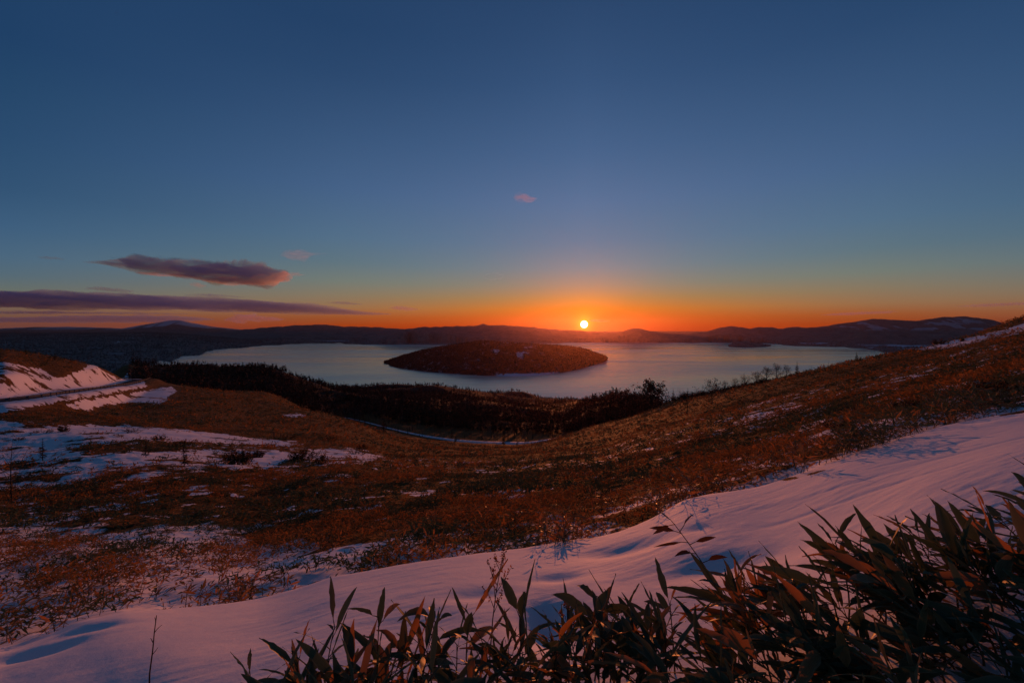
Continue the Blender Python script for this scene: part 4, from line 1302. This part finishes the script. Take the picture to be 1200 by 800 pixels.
# ---- trees one can tell apart
TREES = [  # kind, column, metres away, height in rows, label
    ('bare', 763, 262, 31, 'biggest round crowned dark tree, on the shoulder of the hill above the lake'),
    ('bare', 744, 250, 17, 'bare tree just left of the biggest round tree on the shoulder'),
    ('bare', 781, 245, 15, 'bare tree just right of the biggest round tree on the shoulder'),
    ('conifer', 789, 238, 15, 'thin dark conifer right of the biggest round tree, against the lake'),
    ('bare', 797, 236, 12, 'small bare tree on the skyline beside the thin dark conifer'),
    ('conifer', 806, 234, 11, 'small pointed conifer at the foot of the right skyline'),
    ('bare', 816, 226, 10, 'low bare tree on the right skyline near its foot'),
    ('bare', 826, 218, 10, 'low bushy tree on the right skyline'),
    ('bare', 838, 208, 10, 'round low tree on the lower right skyline'),
    ('bare', 850, 200, 10, 'wide low tree on the lower right skyline'),
    ('bare', 862, 192, 11, 'bare tree left of the skyline row of birches'),
    ('bare', 873, 186, 12, 'first bare tree of the skyline row above the lake'),
    ('bare', 886, 178, 13, 'twiggy bare tree in the skyline row above the lake'),
    ('bare', 898, 172, 15, 'tall twiggy bare tree in the middle of the skyline row'),
    ('bare', 910, 168, 16, 'broadest twiggy bare tree in the skyline row'),
    ('bare', 922, 164, 12, 'bare tree at the right end of the skyline row'),
    ('conifer', 934, 160, 16, 'dark conifer standing just past the skyline row of bare trees'),
    ('pole', 951, 156, 8, 'short bare sapling on the skyline right of the dark conifer'),
    ('pole', 971, 154, 9, 'thin leafless sapling alone on the right skyline'),
    ('conifer', 1004, 150, 12, 'small wind bent conifer alone on the right skyline'),
    ('pole', 988, 152, 6, 'tiny leafless sapling left of the wind bent conifer'),
    ('bare', 805, 118, 22, 'thin sapling on the brown slope below the right skyline'),
    ('bare', 834, 116, 26, 'bushy dark bare tree on the brown slope near the small snow patch'),
    ('bare', 702, 236, 20, 'bare tree at the edge of the slope in front of the dark wood'),
    ('bare', 722, 244, 18, 'second bare tree at the edge of the slope in front of the dark wood'),
    ('bare', 680, 262, 22, 'tall bare tree where the slope meets the dark wood'),
    ('conifer', 603, 360, 34, 'big dark conifer behind the snowy valley road'),
    ('bare', 578, 372, 26, 'dark bare tree beside the big conifer behind the valley road'),
    ('conifer', 450, 330, 26, 'tall dark conifer in front of the upper valley road'),
    ('conifer', 590, 285, 14, 'small conifer in front of the snowy valley road bend'),
    ('conifer', 606, 280, 9, 'tiny conifer right of the small one before the valley road'),
    ('bare', 618, 276, 10, 'tiny bare tree before the right end of the valley road'),
    ('conifer', 534, 300, 10, 'small dark tree on the near verge of the valley road'),
    ('pole', 511, 118, 18, 'bare sapling alone on the brown slope in the middle'),
    ('pole', 312, 150, 14, 'thin sapling alone on the brown hill left of the middle'),
    ('pole', 364, 145, 10, 'thin bent sapling low on the brown hill'),
    ('conifer', 64, 178, 9, 'small dark spruce on top of the left knoll'),
    ('conifer', 83, 186, 7, 'tiny dark spruce by the snow patch on the left knoll'),
    ('conifer', 30, 172, 8, 'small dark spruce at the back of the left knoll'),
    ('conifer', 50, 44, 27, 'young ragged spruce in the snowy hollow at left'),
    ('conifer', 171, 43, 25, 'young dark spruce standing at the edge of the left snowfield'),
    ('conifer', 216, 37, 32, 'young spruce with drooping branches on the brown slope at left'),
    ('conifer', 284, 48, 17, 'short bushy spruce rising from the dark shrubs'),
    ('bare', 14, 24, 78, 'big leafless bush at the left edge of the brown slope'),
    ('pole', 106, 54, 9, 'tiny forked dead sapling in the left snowfield'),
]
for k, (kind, px, Y, hp, lab) in enumerate(TREES):
    h = px_h(hp, Y)
    if kind == 'bare':
        big = k == 0
        row = 8 <= k <= 15
        tr, cr = bare_tree(h, 1000 + k, 1.05 if not big else 1.25, trunk_frac=0.14 if hp < 40 else 0.05, nb=26 if (big or row) else 13 if hp < 16 else 17, depth=2, rad=h * (0.030 if (big or row) else 0.020 if hp < 40 else 0.010))
        if big or row or px in (834, 805):
            rl = np.random.default_rng(k)
            n_l = 1500 if big else 260
            tw = np.concatenate(cr.v)
            b = tw[rl.integers(0, len(tw), n_l)] + rl.normal(0, 0.02 * h, (n_l, 3))
            v, f = diamonds(b, rl.normal(0, 1, (n_l, 3)) + np.array([0, 0, 0.5]), rl.normal(0, 1, (n_l, 3)), h * (0.07 if big else 0.10), h * (0.022 if big else 0.012), 0.1)
            cr.add(v, f)
        plant('bare_tree', lab, 'tree', spot(px, Y, 0.1), (('trunk', tr), ('crown', cr)), (M['bark'], M['twig']))
    elif kind == 'conifer':
        tr, cr = conifer(h, 1100 + k, 0.24 if hp > 20 else 0.28)
        plant('conifer', lab, 'tree', spot(px, Y, 0.05), (('trunk', tr), ('crown', cr)), (M['bark'], M['needles']))
    else:
        tr, cr = bare_tree(h, 1200 + k, 0.35, rad=h * 0.014, nb=6, depth=1)
        plant('sapling', lab, 'tree', spot(px, Y, 0.05), (('trunk', tr), ('crown', cr)), (M['bark'], M['twig']))

SHRUBS = [  # column, metres away, height rows, width rows, label
    (75, 68, 8, 16, 'pair topped dark shrub in the middle of the left snowfield'),
    (50, 66, 5, 22, 'low dark shrub left of the pair topped one in the snow'),
    (157, 70, 5, 32, 'long flat dark mat of creeping pine in the left snowfield'),
    (186, 62, 7, 17, 'small dark creeping shrub at the end of the left snowfield'),
    (22, 60, 4, 12, 'tiny shrub in the snow near the left edge'),
    (212, 55, 7, 24, 'low round dark shrub below the brown island in the snow'),
    (276, 44, 18, 40, 'biggest dark shrub mass on the brown slope at left'),
    (302, 52, 11, 17, 'dark shrub beside the short bushy spruce'),
    (355, 50, 13, 38, 'wide dark mound of shrub below the thin snow strip'),
    (377, 42, 12, 16, 'slanting dark shrub below the wide mound'),
    (334, 84, 6, 30, 'low dark shrub row at the tip of the snowfield'),
    (386, 90, 6, 22, 'low shrub at the foot of the brown hill right of the shrub row'),
    (425, 76, 6, 16, 'small dark shrub above the last streak of snow'),
    (418, 64, 7, 30, 'long dark shrub under the last streak of snow'),
    (470, 70, 5, 18, 'flat dark shrub right of the last streak of snow'),
    (1101, 134, 7, 20, 'dark creeping pine bush on the right skyline by the snow strip'),
    (1128, 128, 4, 5, 'small dark shrub at the lower edge of the right snow strip'),
    (1006, 15, 22, 55, 'grey leafless shrub on the right slope above the drift'),
    (820, 27, 10, 30, 'low dark shrub on the right slope below the snow patch'),
    (1170, 10.5, 20, 60, 'dark green mound of shrub above the upper right end of the drift'),
    (1075, 11.5, 16, 50, 'greenish mound of shrub behind the upper right of the drift'),
    (985, 11.0, 16, 38, 'dark mound of shrub beside the curve of the drift'),
    (945, 13.0, 12, 30, 'dark shrub left of the mound by the drift curve'),
]
for k, (px, Y, hp, wp, lab) in enumerate(SHRUBS):
    st, fo = shrub(px_h(hp, Y), px_h(wp, Y), 1300 + k, n=26 if wp < 34 else 40, leafy='leafless' not in lab)
    plant('shrub', lab, 'shrub', spot(px, Y, 0.03), (('stem', st), ('foliage', fo)), (M['bark'], M['needles']))

st, fo = shrub(1.0, 2.6, 1390, n=30)
pr_ = (st.build('stem', M['bark'], link=False).data, fo.build('foliage', M['needles'], link=False).data)
r = np.random.default_rng(17)
for k, px in enumerate(np.arange(792, 900, 6.5)):
    Y = float(np.interp(px, [792, 800, 900], [225, 228, 160])) * r.uniform(0.94, 1.02)
    root = empty('shrub', spot(px, Y, 0.1), r.uniform(0, 6.28))
    s = r.uniform(1.4, 2.6) * Y / 190
    root.scale = (s, s, s)
    for nm, me in (('stem', pr_[0]), ('foliage', pr_[1])):
        o = bpy.data.objects.new(nm, me)
        C.objects.link(o)
        o.parent = root
    tag(root, 'low dark bush in the hedge like row along the foot of the right skyline', 'shrub', 'bushes along the foot of the right skyline')

# ---- the wood between the slope and the lake


def wood_density(px, Y):
    X = (px - PXC) / F * Y
    ed = np.interp(px, *WOOD_EDGE)
    ok = (px > 152) & (px < 812) & (Y > ed)
    n = fbm(X / 60, Y / 60, 3, 701)
    glade = (px > 385) & (px < 440) & (Y > 460) & (Y < 600) & (n < 0.0)
    fringe = (px > 380) & (px < 720) & (Y > ed * np.where(px < 480, 0.80, 0.86)) & (Y <= ed)
    return np.where(ok & ~glade, np.clip(0.85 + 1.0 * n, 0.35, 1), np.where(fringe, 0.45, 0))


bare_p = [bare_tree(11.0, 1500 + k, 0.75, trunk_frac=0.3, nb=9, depth=2) for k in range(5)]
con_p = [conifer(12.0, 1600 + k, 0.17, 0.9) for k in range(4)]
bare_m = [(a.build('trunk', M['pale_bark' if k % 2 else 'bark'], link=False).data, b.build('crown', M['twig'], link=False).data) for k, (a, b) in enumerate(bare_p)]
con_m = [(a.build('trunk', M['bark'], link=False).data, b.build('crown', M['needles'], link=False).data) for a, b in con_p]
r = np.random.default_rng(61)
n_wood = 0
near_trees = []
cand_px = r.uniform(152, 862, 6000)
cand_Y = np.exp(r.uniform(math.log(215), math.log(640), 6000))
dn = wood_density(cand_px, cand_Y)
sel = np.where(r.uniform(0, 1, 6000) < dn)[0]
sel = sel[np.argsort(cand_Y[sel] / np.interp(cand_px[sel], *WOOD_EDGE))]
for i in sel:
    if n_wood >= 270:
        break
    px, Y = cand_px[i], cand_Y[i]
    x = (px - PXC) / F * Y
    if any((x - a) ** 2 + (Y - b) ** 2 < 12 for a, b in near_trees[-80:]):
        continue
    near_trees.append((x, Y))
    con = r.random() < 0.30
    me = (con_m if con else bare_m)[int(r.integers(0, 4 if con else 5))]
    root = empty('conifer' if con else 'bare_tree', (x, Y, float(ground_z(np.array([x]), np.array([Y]))[0]) - 0.2), r.uniform(0, 6.28))
    s = r.uniform(0.6, 1.15) * (0.6 if Y < np.interp(px, *WOOD_EDGE) else 1.0) * (1.0 if px < 690 else 0.75 if px < 750 else 0.5)
    root.scale = (s, s, s)
    side = 'left of the valley road' if px < 430 else ('behind the valley road' if px < 680 else 'along the shoulder of the slope')
    tag(root, f"{'dark conifer' if con else 'bare grey tree'} in the front row of the wood {side}", 'tree',
        f"{'conifers' if con else 'bare trees'} of the wood {side}")
    for nm, mesh in (('trunk', me[0]), ('crown', me[1])):
        o = bpy.data.objects.new(nm, mesh)
        C.objects.link(o)
        o.parent = root
    n_wood += 1

# the rest of the wood, thousands of trees that read as one mass
r = np.random.default_rng(62)
N = 30000
px = r.uniform(150, 862, N)
Y = np.exp(r.uniform(math.log(230), math.log(2300), N))
k = (r.uniform(0, 1, N) < wood_density(px, Y)) & (Y > np.interp(px, *WOOD_EDGE) * 1.03)
px, Y = px[k], Y[k]
X = (px - PXC) / F * Y
Z = ground_z(X, Y)
vis = Z > LAKE_Z + 3
X, Y, Z, px = X[vis], Y[vis], Z[vis], px[vis]
N = len(X)
con = (r.uniform(0, 1, N) + 2.2 * fbm(X / 120, Y / 150, 3, 711)) < 0.36
H = r.uniform(5, 13.5, N) * (0.95 + 0.7 * fbm(X / 45, Y / 60, 3, 713)) * (1 - 0.5 * smooth(720, 770, px)) * np.where(con, 1.1, 1.0)
wv, wf, wt, wn = [], [], [], 0


def put(v, f, tn):
    global wn
    wv.append(v); wf.append(f + wn); wt.append(tn)
    wn += len(v)


P0 = np.stack([X, Y, Z - 0.3], 1)
top = P0 + np.stack([r.normal(0, 0.3, N), r.normal(0, 0.3, N), H], 1)
# trunks, three sided
a3 = np.array([0, 2.1, 4.2])
ring = np.stack([np.cos(a3), np.sin(a3), 0 * a3], 1)
wid = np.maximum(0.16, Y * 0.00022)
tv = np.concatenate([P0[:, None] + ring[None] * wid[:, None, None], top[:, None]], 1).reshape(-1, 3)
i4 = (np.arange(N) * 4)[:, None]
tf = np.concatenate([i4 + np.array([[0, 1, 3]]), i4 + np.array([[1, 2, 3]]), i4 + np.array([[2, 0, 3]])])
put(tv, tf, np.full(len(tv), 0.8))
# branches: upswept for bare trees, level whorls for conifers
for kind, nb in ((False, 24), (True, 26)):
    s = con == kind
    n = s.sum()
    f = r.uniform(0.25 if not kind else 0.12, 0.98, (n, nb))
    b = P0[s][:, None] + (top[s] - P0[s])[:, None] * f[..., None]
    a = r.uniform(0, 6.28, (n, nb))
    el = r.uniform(0.3, 1.0, (n, nb)) if not kind else r.uniform(-0.4, 0.1, (n, nb))
    d = np.stack([np.cos(a) * np.cos(el), np.sin(a) * np.cos(el), np.sin(el)], -1)
    L = H[s][:, None] * (0.34 * (1.1 - f) + 0.08 if not kind else 0.24 * (1.03 - f) + 0.02) * r.uniform(0.6, 1.2, (n, nb))
    W = L * (0.13 if not kind else 0.28) + (Y[s] * 0.00022)[:, None]
    v, ff = diamonds(b.reshape(-1, 3), d.reshape(-1, 3), r.normal(0, 1, (n * nb, 3)), L.ravel(), W.ravel(), 0.05)
    tn = np.repeat(np.repeat(r.uniform(0, 1, n), nb), 4)
    put(v, ff, tn * 0.5 + (0.55 if not kind else 0))
m, t, out = material('wood_mass')
p = principled(t, t.ramp(attr(t, 'tone'), [(0.0, (0.018, 0.021, 0.014, 1)), (0.5, (0.036, 0.034, 0.022, 1)), (0.56, (0.045, 0.026, 0.020, 1)), (1.0, (0.14, 0.070, 0.048, 1))], 'LINEAR'), 0.9, 0.05)
t.l.new(p.outputs[0], out.inputs['Surface'])
M['wood_mass'] = m
wd = mesh_obj('forest', np.concatenate(wv), np.concatenate(wf), m, None, {'tone': np.concatenate(wt)})
tag(wd, 'dark mixed wood filling the hollow between slope and lake', 'forest', kind='stuff')
print('wood', n_wood, N)


# ---- woods on the island and along the far shores: crowns by the thousand
def crowns(x, y, z, h, w_, seed):
    r = np.random.default_rng(seed)
    n = len(x)
    k = 5
    a = np.linspace(0, 2 * np.pi, k, endpoint=False)[None] + r.uniform(0, 6, (n, 1))
    h = h * (1 + 1.1 * np.clip(fbm(x / (6 * w_), y / (6 * w_), 3, seed), -0.5, 0.7))
    rr = w_[:, None] * r.uniform(0.6, 1.2, (n, k))
    ringl = np.stack([x[:, None] + np.cos(a) * rr, y[:, None] + np.sin(a) * rr, z[:, None] + h[:, None] * r.uniform(0.2, 0.45, (n, k))], -1)
    tip = np.stack([x, y, z + h], -1)[:, None]
    low_ = np.stack([x, y, z - 1.0], -1)[:, None]
    v = np.concatenate([ringl, tip, low_], 1).reshape(-1, 3)
    i = (np.arange(n) * (k + 2))[:, None]
    f = []
    for q in range(k):
        f.append(i + np.array([[q, (q + 1) % k, k]]))
        f.append(i + np.array([[(q + 1) % k, q, k + 1]]))
    return v, np.concatenate(f), np.repeat(r.uniform(0, 1, n), k + 2)


r = np.random.default_rng(71)
ii, jj = r.uniform(0, len(it) - 1.01, 19000), r.uniform(0, len(ipx) - 1.01, 19000)


def bil(A, i, j):
    a, b = i.astype(int), j.astype(int)
    fi, fj = i - a, j - b
    return (A[a, b] * (1 - fi) + A[a + 1, b] * fi) * (1 - fj) + (A[a, b + 1] * (1 - fi) + A[a + 1, b + 1] * fi) * fj


ix_, iy_, iz_, isn_ = bil(IX, ii, jj), bil(IY, ii, jj), bil(IZ, ii, jj), bil(isn, ii, jj)
ok = (iz_ > LAKE_Z + 2) & (r.uniform(0, 1, len(ii)) > isn_ * 1.1)
n = ok.sum()
v, f, tn = crowns(ix_[ok], iy_[ok], iz_[ok], r.uniform(8, 17, n), r.uniform(4, 8, n), 72)
o = mesh_obj('island_wood', v, f, M['wood_mass'], None, {'tone': tn}, smooth=False)
tag(o, 'dark wood covering the island in the lake', 'forest', kind='stuff')
r = np.random.default_rng(73)
ii, jj = r.uniform(0, len(fY) * 0.62, 60000), r.uniform(60, len(fpx) - 60, 60000)
qx, qy, qz, qs = bil(FX, ii, jj), bil(FY, ii, jj), bil(FZ, ii, jj), bil(field, ii, jj)
qpx = PXC + F * qx / qy
ok = (qz > LAKE_Z + 3) & ((qz < LAKE_Z + 110) | (qpx < 330)) & (qs < 0.25) & (r.uniform(0, 1, len(ii)) < np.where(qpx < 330, 0.9, 0.6))
n = ok.sum()
v, f, tn = crowns(qx[ok], qy[ok], qz[ok], r.uniform(9, 20, n) * (1 + qy[ok] / 30000), r.uniform(5, 11, n) * (1 + qy[ok] / 14000), 74)
plain('far_wood', (0.20, 0.145, 0.135), 0.95, 0.02, 0.002, 0.45)
o = mesh_obj('shore_wood', v, f, M['far_wood'], None, {'tone': tn}, smooth=False)
tag(o, 'dark woods on the far shores of the lake', 'forest', kind='stuff')

# ------------------------------------------------------------------ guard rail along the pass road
root = empty('guard_rail', (float(rq[60, 0]), float(rq[60, 1]), float(rz[60])))
tag(root, 'grey steel guard rail on posts along the pass road at left', 'guard rail')
org = np.array(root.location)
gp = np.column_stack([rq[:, :2] - rn * 3.75, rz + 0.08])
if np.hypot(*gp[60, :2]) > np.hypot(*rq[60, :2]):
    gp = np.column_stack([rq[:, :2] + rn * 3.75, rz + 0.08])
gq, L = resample(gp[8:128], 400)
gq[:, 2] = np.interp(np.linspace(0, 1, 400), np.linspace(0, 1, 120), gp[8:128, 2])
prof = [(0.00, 0.42), (0.05, 0.46), (0.05, 0.54), (0.01, 0.58), (0.01, 0.62), (0.05, 0.66), (0.05, 0.74), (0.00, 0.78), (-0.02, 0.74), (-0.02, 0.46)]
tg = np.gradient(gq[:, :2], axis=0)
tg /= np.linalg.norm(tg, axis=1)[:, None]
nv = np.stack([-tg[:, 1], tg[:, 0]], 1)
v = np.stack([np.column_stack([gq[:, :2] + nv * a, gq[:, 2] + b]) for a, b in prof], 1)
k = len(prof)
i = np.arange(399) * k
mesh_obj('rail', v.reshape(-1, 3) - org, np.concatenate([grid_faces(400, k), np.stack([i + k - 1, i, i + k, i + 2 * k - 1], 1)]), M['steel'], root)
post_me = None
for s in np.arange(1.0, L, 4.0):
    c = np.array([np.interp(s / L, np.linspace(0, 1, 400), gq[:, q]) for q in range(3)])
    if post_me is None:
        pm = Mesh()
        pm.tube([(0, 0, -0.6), (0, 0, 0.84), (0, 0, 0.86)], [0.075, 0.075, 0.05], 8)
        o = pm.build('post', M['steel'], root)
        post_me = o.data
    else:
        o = bpy.data.objects.new('post', post_me)
        C.objects.link(o)
        o.parent = root
    j = min(int(s / L * 399), 398)
    o.location = c - org + np.array([*(-nv[j] * 0.11), 0])

# two timber marker posts at the tip of the snowfield
for k, (px, lab) in enumerate(((321, 'timber marker post at the left of two near the shrub row'), (329, 'timber marker post at the right of two near the shrub row'))):
    pm = Mesh()
    pm.tube([(0, 0, -0.3), (0.02, 0, 0.7), (0.03, 0.01, 1.25), (0.03, 0.01, 1.28)], [0.09, 0.085, 0.08, 0.02], 8)
    o = pm.build('marker_post', M['dark_timber'])
    o.location = spot(px, 88, 0)
    tag(o, lab, 'post')

# ------------------------------------------------------------------ lodge at the edge of the wood and a white house out on the plain
def gable_house(name, label, loc, rz, Lx, Wy, hw, hr, wallm, roofm, nwin):
    root = empty(name, loc, rz)
    tag(root, label, 'house')
    bx_ = [(-Lx / 2, -Wy / 2), (Lx / 2, -Wy / 2), (Lx / 2, Wy / 2), (-Lx / 2, Wy / 2)]
    v = [(x, y, -3) for x, y in bx_] + [(x, y, hw) for x, y in bx_] + [(-Lx / 2, 0, hw + hr), (Lx / 2, 0, hw + hr)]
    mesh_obj('wall', v, [np.array([(0, 1, 5, 4), (1, 2, 6, 5), (2, 3, 7, 6), (3, 0, 4, 7)]), np.array([(4, 7, 8), (6, 5, 9)])], wallm, root, smooth=False)
    e, th = 0.6, 0.35
    for sgn in (1, -1):
        sl = hr / (Wy / 2)
        y1, z1 = sgn * (Wy / 2 + e), hw - e * sl + 0.05
        a = [(-Lx / 2 - e, 0, hw + hr + 0.05), (Lx / 2 + e, 0, hw + hr + 0.05), (Lx / 2 + e, y1, z1), (-Lx / 2 - e, y1, z1)]
        b = [(x, y, z + th) for x, y, z in a]
        fs_ = np.array([(0, 1, 2, 3), (7, 6, 5, 4), (0, 4, 5, 1), (1, 5, 6, 2), (2, 6, 7, 3), (3, 7, 4, 0)])
        o = mesh_obj('roof', a + b, fs_, roofm, root, smooth=False)
    ch = box('chimney', (Lx * 0.2, -0.5, hw + hr * 0.5), (Lx * 0.2 + 1.0, 0.5, hw + hr + 1.4), M['dark_timber'])
    ch.parent = root
    for q in range(nwin):
        x = -Lx / 2 + Lx * (q + 0.5) / nwin
        wnd = box('window', (x - 0.7, -Wy / 2 - 0.06, hw * 0.35), (x + 0.7, -Wy / 2 - 0.01, hw * 0.8), M['steel'])
        wnd.parent = root
    return root


gable_house('lodge', 'wide lodge with a snowy roof beside the wood beyond the road bend', spot(161, 560, 0.5), 0.25, 20, 11, 3.2, 4.2, M['dark_timber'], M['roof_snow'], 6)
fi = int(np.argmin(np.abs(fY - 9000)))
fj = int(np.argmin(np.abs(fpx - 139)))
gable_house('house', 'tiny white house far out on the wooded plain at left', (float(FX[fi, fj]), float(FY[fi, fj]), float(FZ[fi, fj]) + 12), 0.0, 40, 22, 16, 9, M['plaster'], M['roof_snow'], 4)

# ------------------------------------------------------------------ dry stalks in the foreground snow
def stalk(name, label, px, Y, pts, rad, twigs, seeds=0, seed=0):
    r = np.random.default_rng(seed)
    root = empty(name, spot(px, Y))
    tag(root, label, 'weed')
    sm = Mesh()
    pts = np.array(pts, float)
    sm.tube(pts, np.linspace(rad, rad * 0.45, len(pts)), 6)
    heads = []
    for (f, a, el, L) in twigs:
        at = np.array([np.interp(f, np.linspace(0, 1, len(pts)), pts[:, i]) for i in range(3)])
        d = np.array([math.cos(a) * math.cos(el), math.sin(a) * math.cos(el), math.sin(el)])
        p2 = at + d * L * 0.5 + r.normal(0, 0.004, 3)
        p3 = at + d * L
        sm.tube([at, p2, p3], [rad * 0.5, rad * 0.4, rad * 0.25], 5)
        if seeds:
            n = seeds
            b = at + (p3 - at) * r.uniform(0.3, 1.05, (n, 1)) + r.normal(0, 0.004, (n, 3))
            v, f_ = diamonds(b, r.normal(0, 1, (n, 3)) + np.array([0, 0, 0.8]), r.normal(0, 1, (n, 3)), 0.014, 0.0035, 0.0)
            sd = Mesh()
            sd.add(v, f_, np.repeat(r.uniform(0.3, 1, n), 4))
            heads.append(sd)
    sm.build('stem', M['dry_stalk'], root)
    for sd in heads:
        sd.build('seed_head', M['red_leaf'], root)
    return root


stalk('dry_stalk', 'single thin bare twig standing in the snow at lower left', 174, 2.35, [(0, 0, -0.1), (0.006, 0, 0.10), (0.022, 0, 0.22), (0.03, 0, 0.31), (0.042, 0, 0.40)], 0.0042,
      [(0.45, 0.4, 0.9, 0.04), (0.6, 3.0, 1.0, 0.03), (0.75, 0.2, 0.8, 0.05), (0.9, 2.6, 1.1, 0.025)], seed=1)
stalk('seed_stalk', 'dry weed with a branching seed head among the middle bamboo', 572, 2.0, [(0, 0, -0.1), (0.008, 0, 0.15), (0.02, 0.01, 0.3), (0.035, 0.01, 0.42), (0.06, 0.01, 0.56)], 0.0034,
      [(0.55, 0.5, 1.1, 0.10), (0.6, 3.3, 1.1, 0.11), (0.68, 1.8, 1.2, 0.12), (0.74, 0.2, 1.0, 0.12), (0.8, 3.0, 1.2, 0.12), (0.86, 0.6, 1.2, 0.09), (0.92, 3.4, 1.2, 0.07), (0.97, 0.8, 1.3, 0.06)], 26, 2)
stalk('seed_stalk', 'short dry seed stalk right of the blue hollow', 668, 2.0, [(0, 0, -0.1), (-0.004, 0, 0.12), (-0.01, 0.01, 0.24), (-0.012, 0.01, 0.32)], 0.003,
      [(0.6, 0.5, 1.0, 0.07), (0.72, 3.3, 1.1, 0.08), (0.85, 1.0, 1.2, 0.07), (0.95, 3.0, 1.3, 0.05)], 16, 3)
r = np.random.default_rng(5)
root = empty('red_leaf_branch', spot(858, 2.0))
tag(root, 'slender arching twig with a few red dried leaves over the snow', 'twig')
sm, lf = Mesh(), Mesh()
tw = np.array([(0, 0, -0.1), (-0.01, 0, 0.15), (-0.05, 0, 0.30), (-0.12, 0.01, 0.42), (-0.19, 0.01, 0.52), (-0.25, 0.01, 0.60)])
sm.tube(tw, np.linspace(0.0035, 0.0015, 6), 6)
bs, ds, ll = [], [], []
for f, dx, dz, L in ((0.62, 0.8, 0.5, 0.09), (0.70, -0.9, 0.3, 0.10), (0.78, 0.9, 0.5, 0.10), (0.80, -1.0, 0.0, 0.12), (0.90, -1.0, 0.25, 0.11), (0.92, 0.6, 0.9, 0.09), (1.0, -0.7, 0.8, 0.10), (1.0, -0.9, -0.1, 0.08)):
    at = np.array([np.interp(f, np.linspace(0, 1, 6), tw[:, i]) for i in range(3)])
    d = unit(np.array([dx, r.normal(0, 0.3), dz]))
    sm.tube([at - d * 0.003, at + d * 0.036], [0.0018, 0.0014], 5)
    bs.append(at + d * 0.03); ds.append(d); ll.append(L)
v, f, ac = leaves(bs, ds, r.normal(0, 1, (len(bs), 3)), ll, 0.012, 0.25, 5, 0.5)
lf.add(v, f, 0.4)
sm.build('stem', M['dry_stalk'], root)
lf.build('foliage', M['red_leaf'], root)
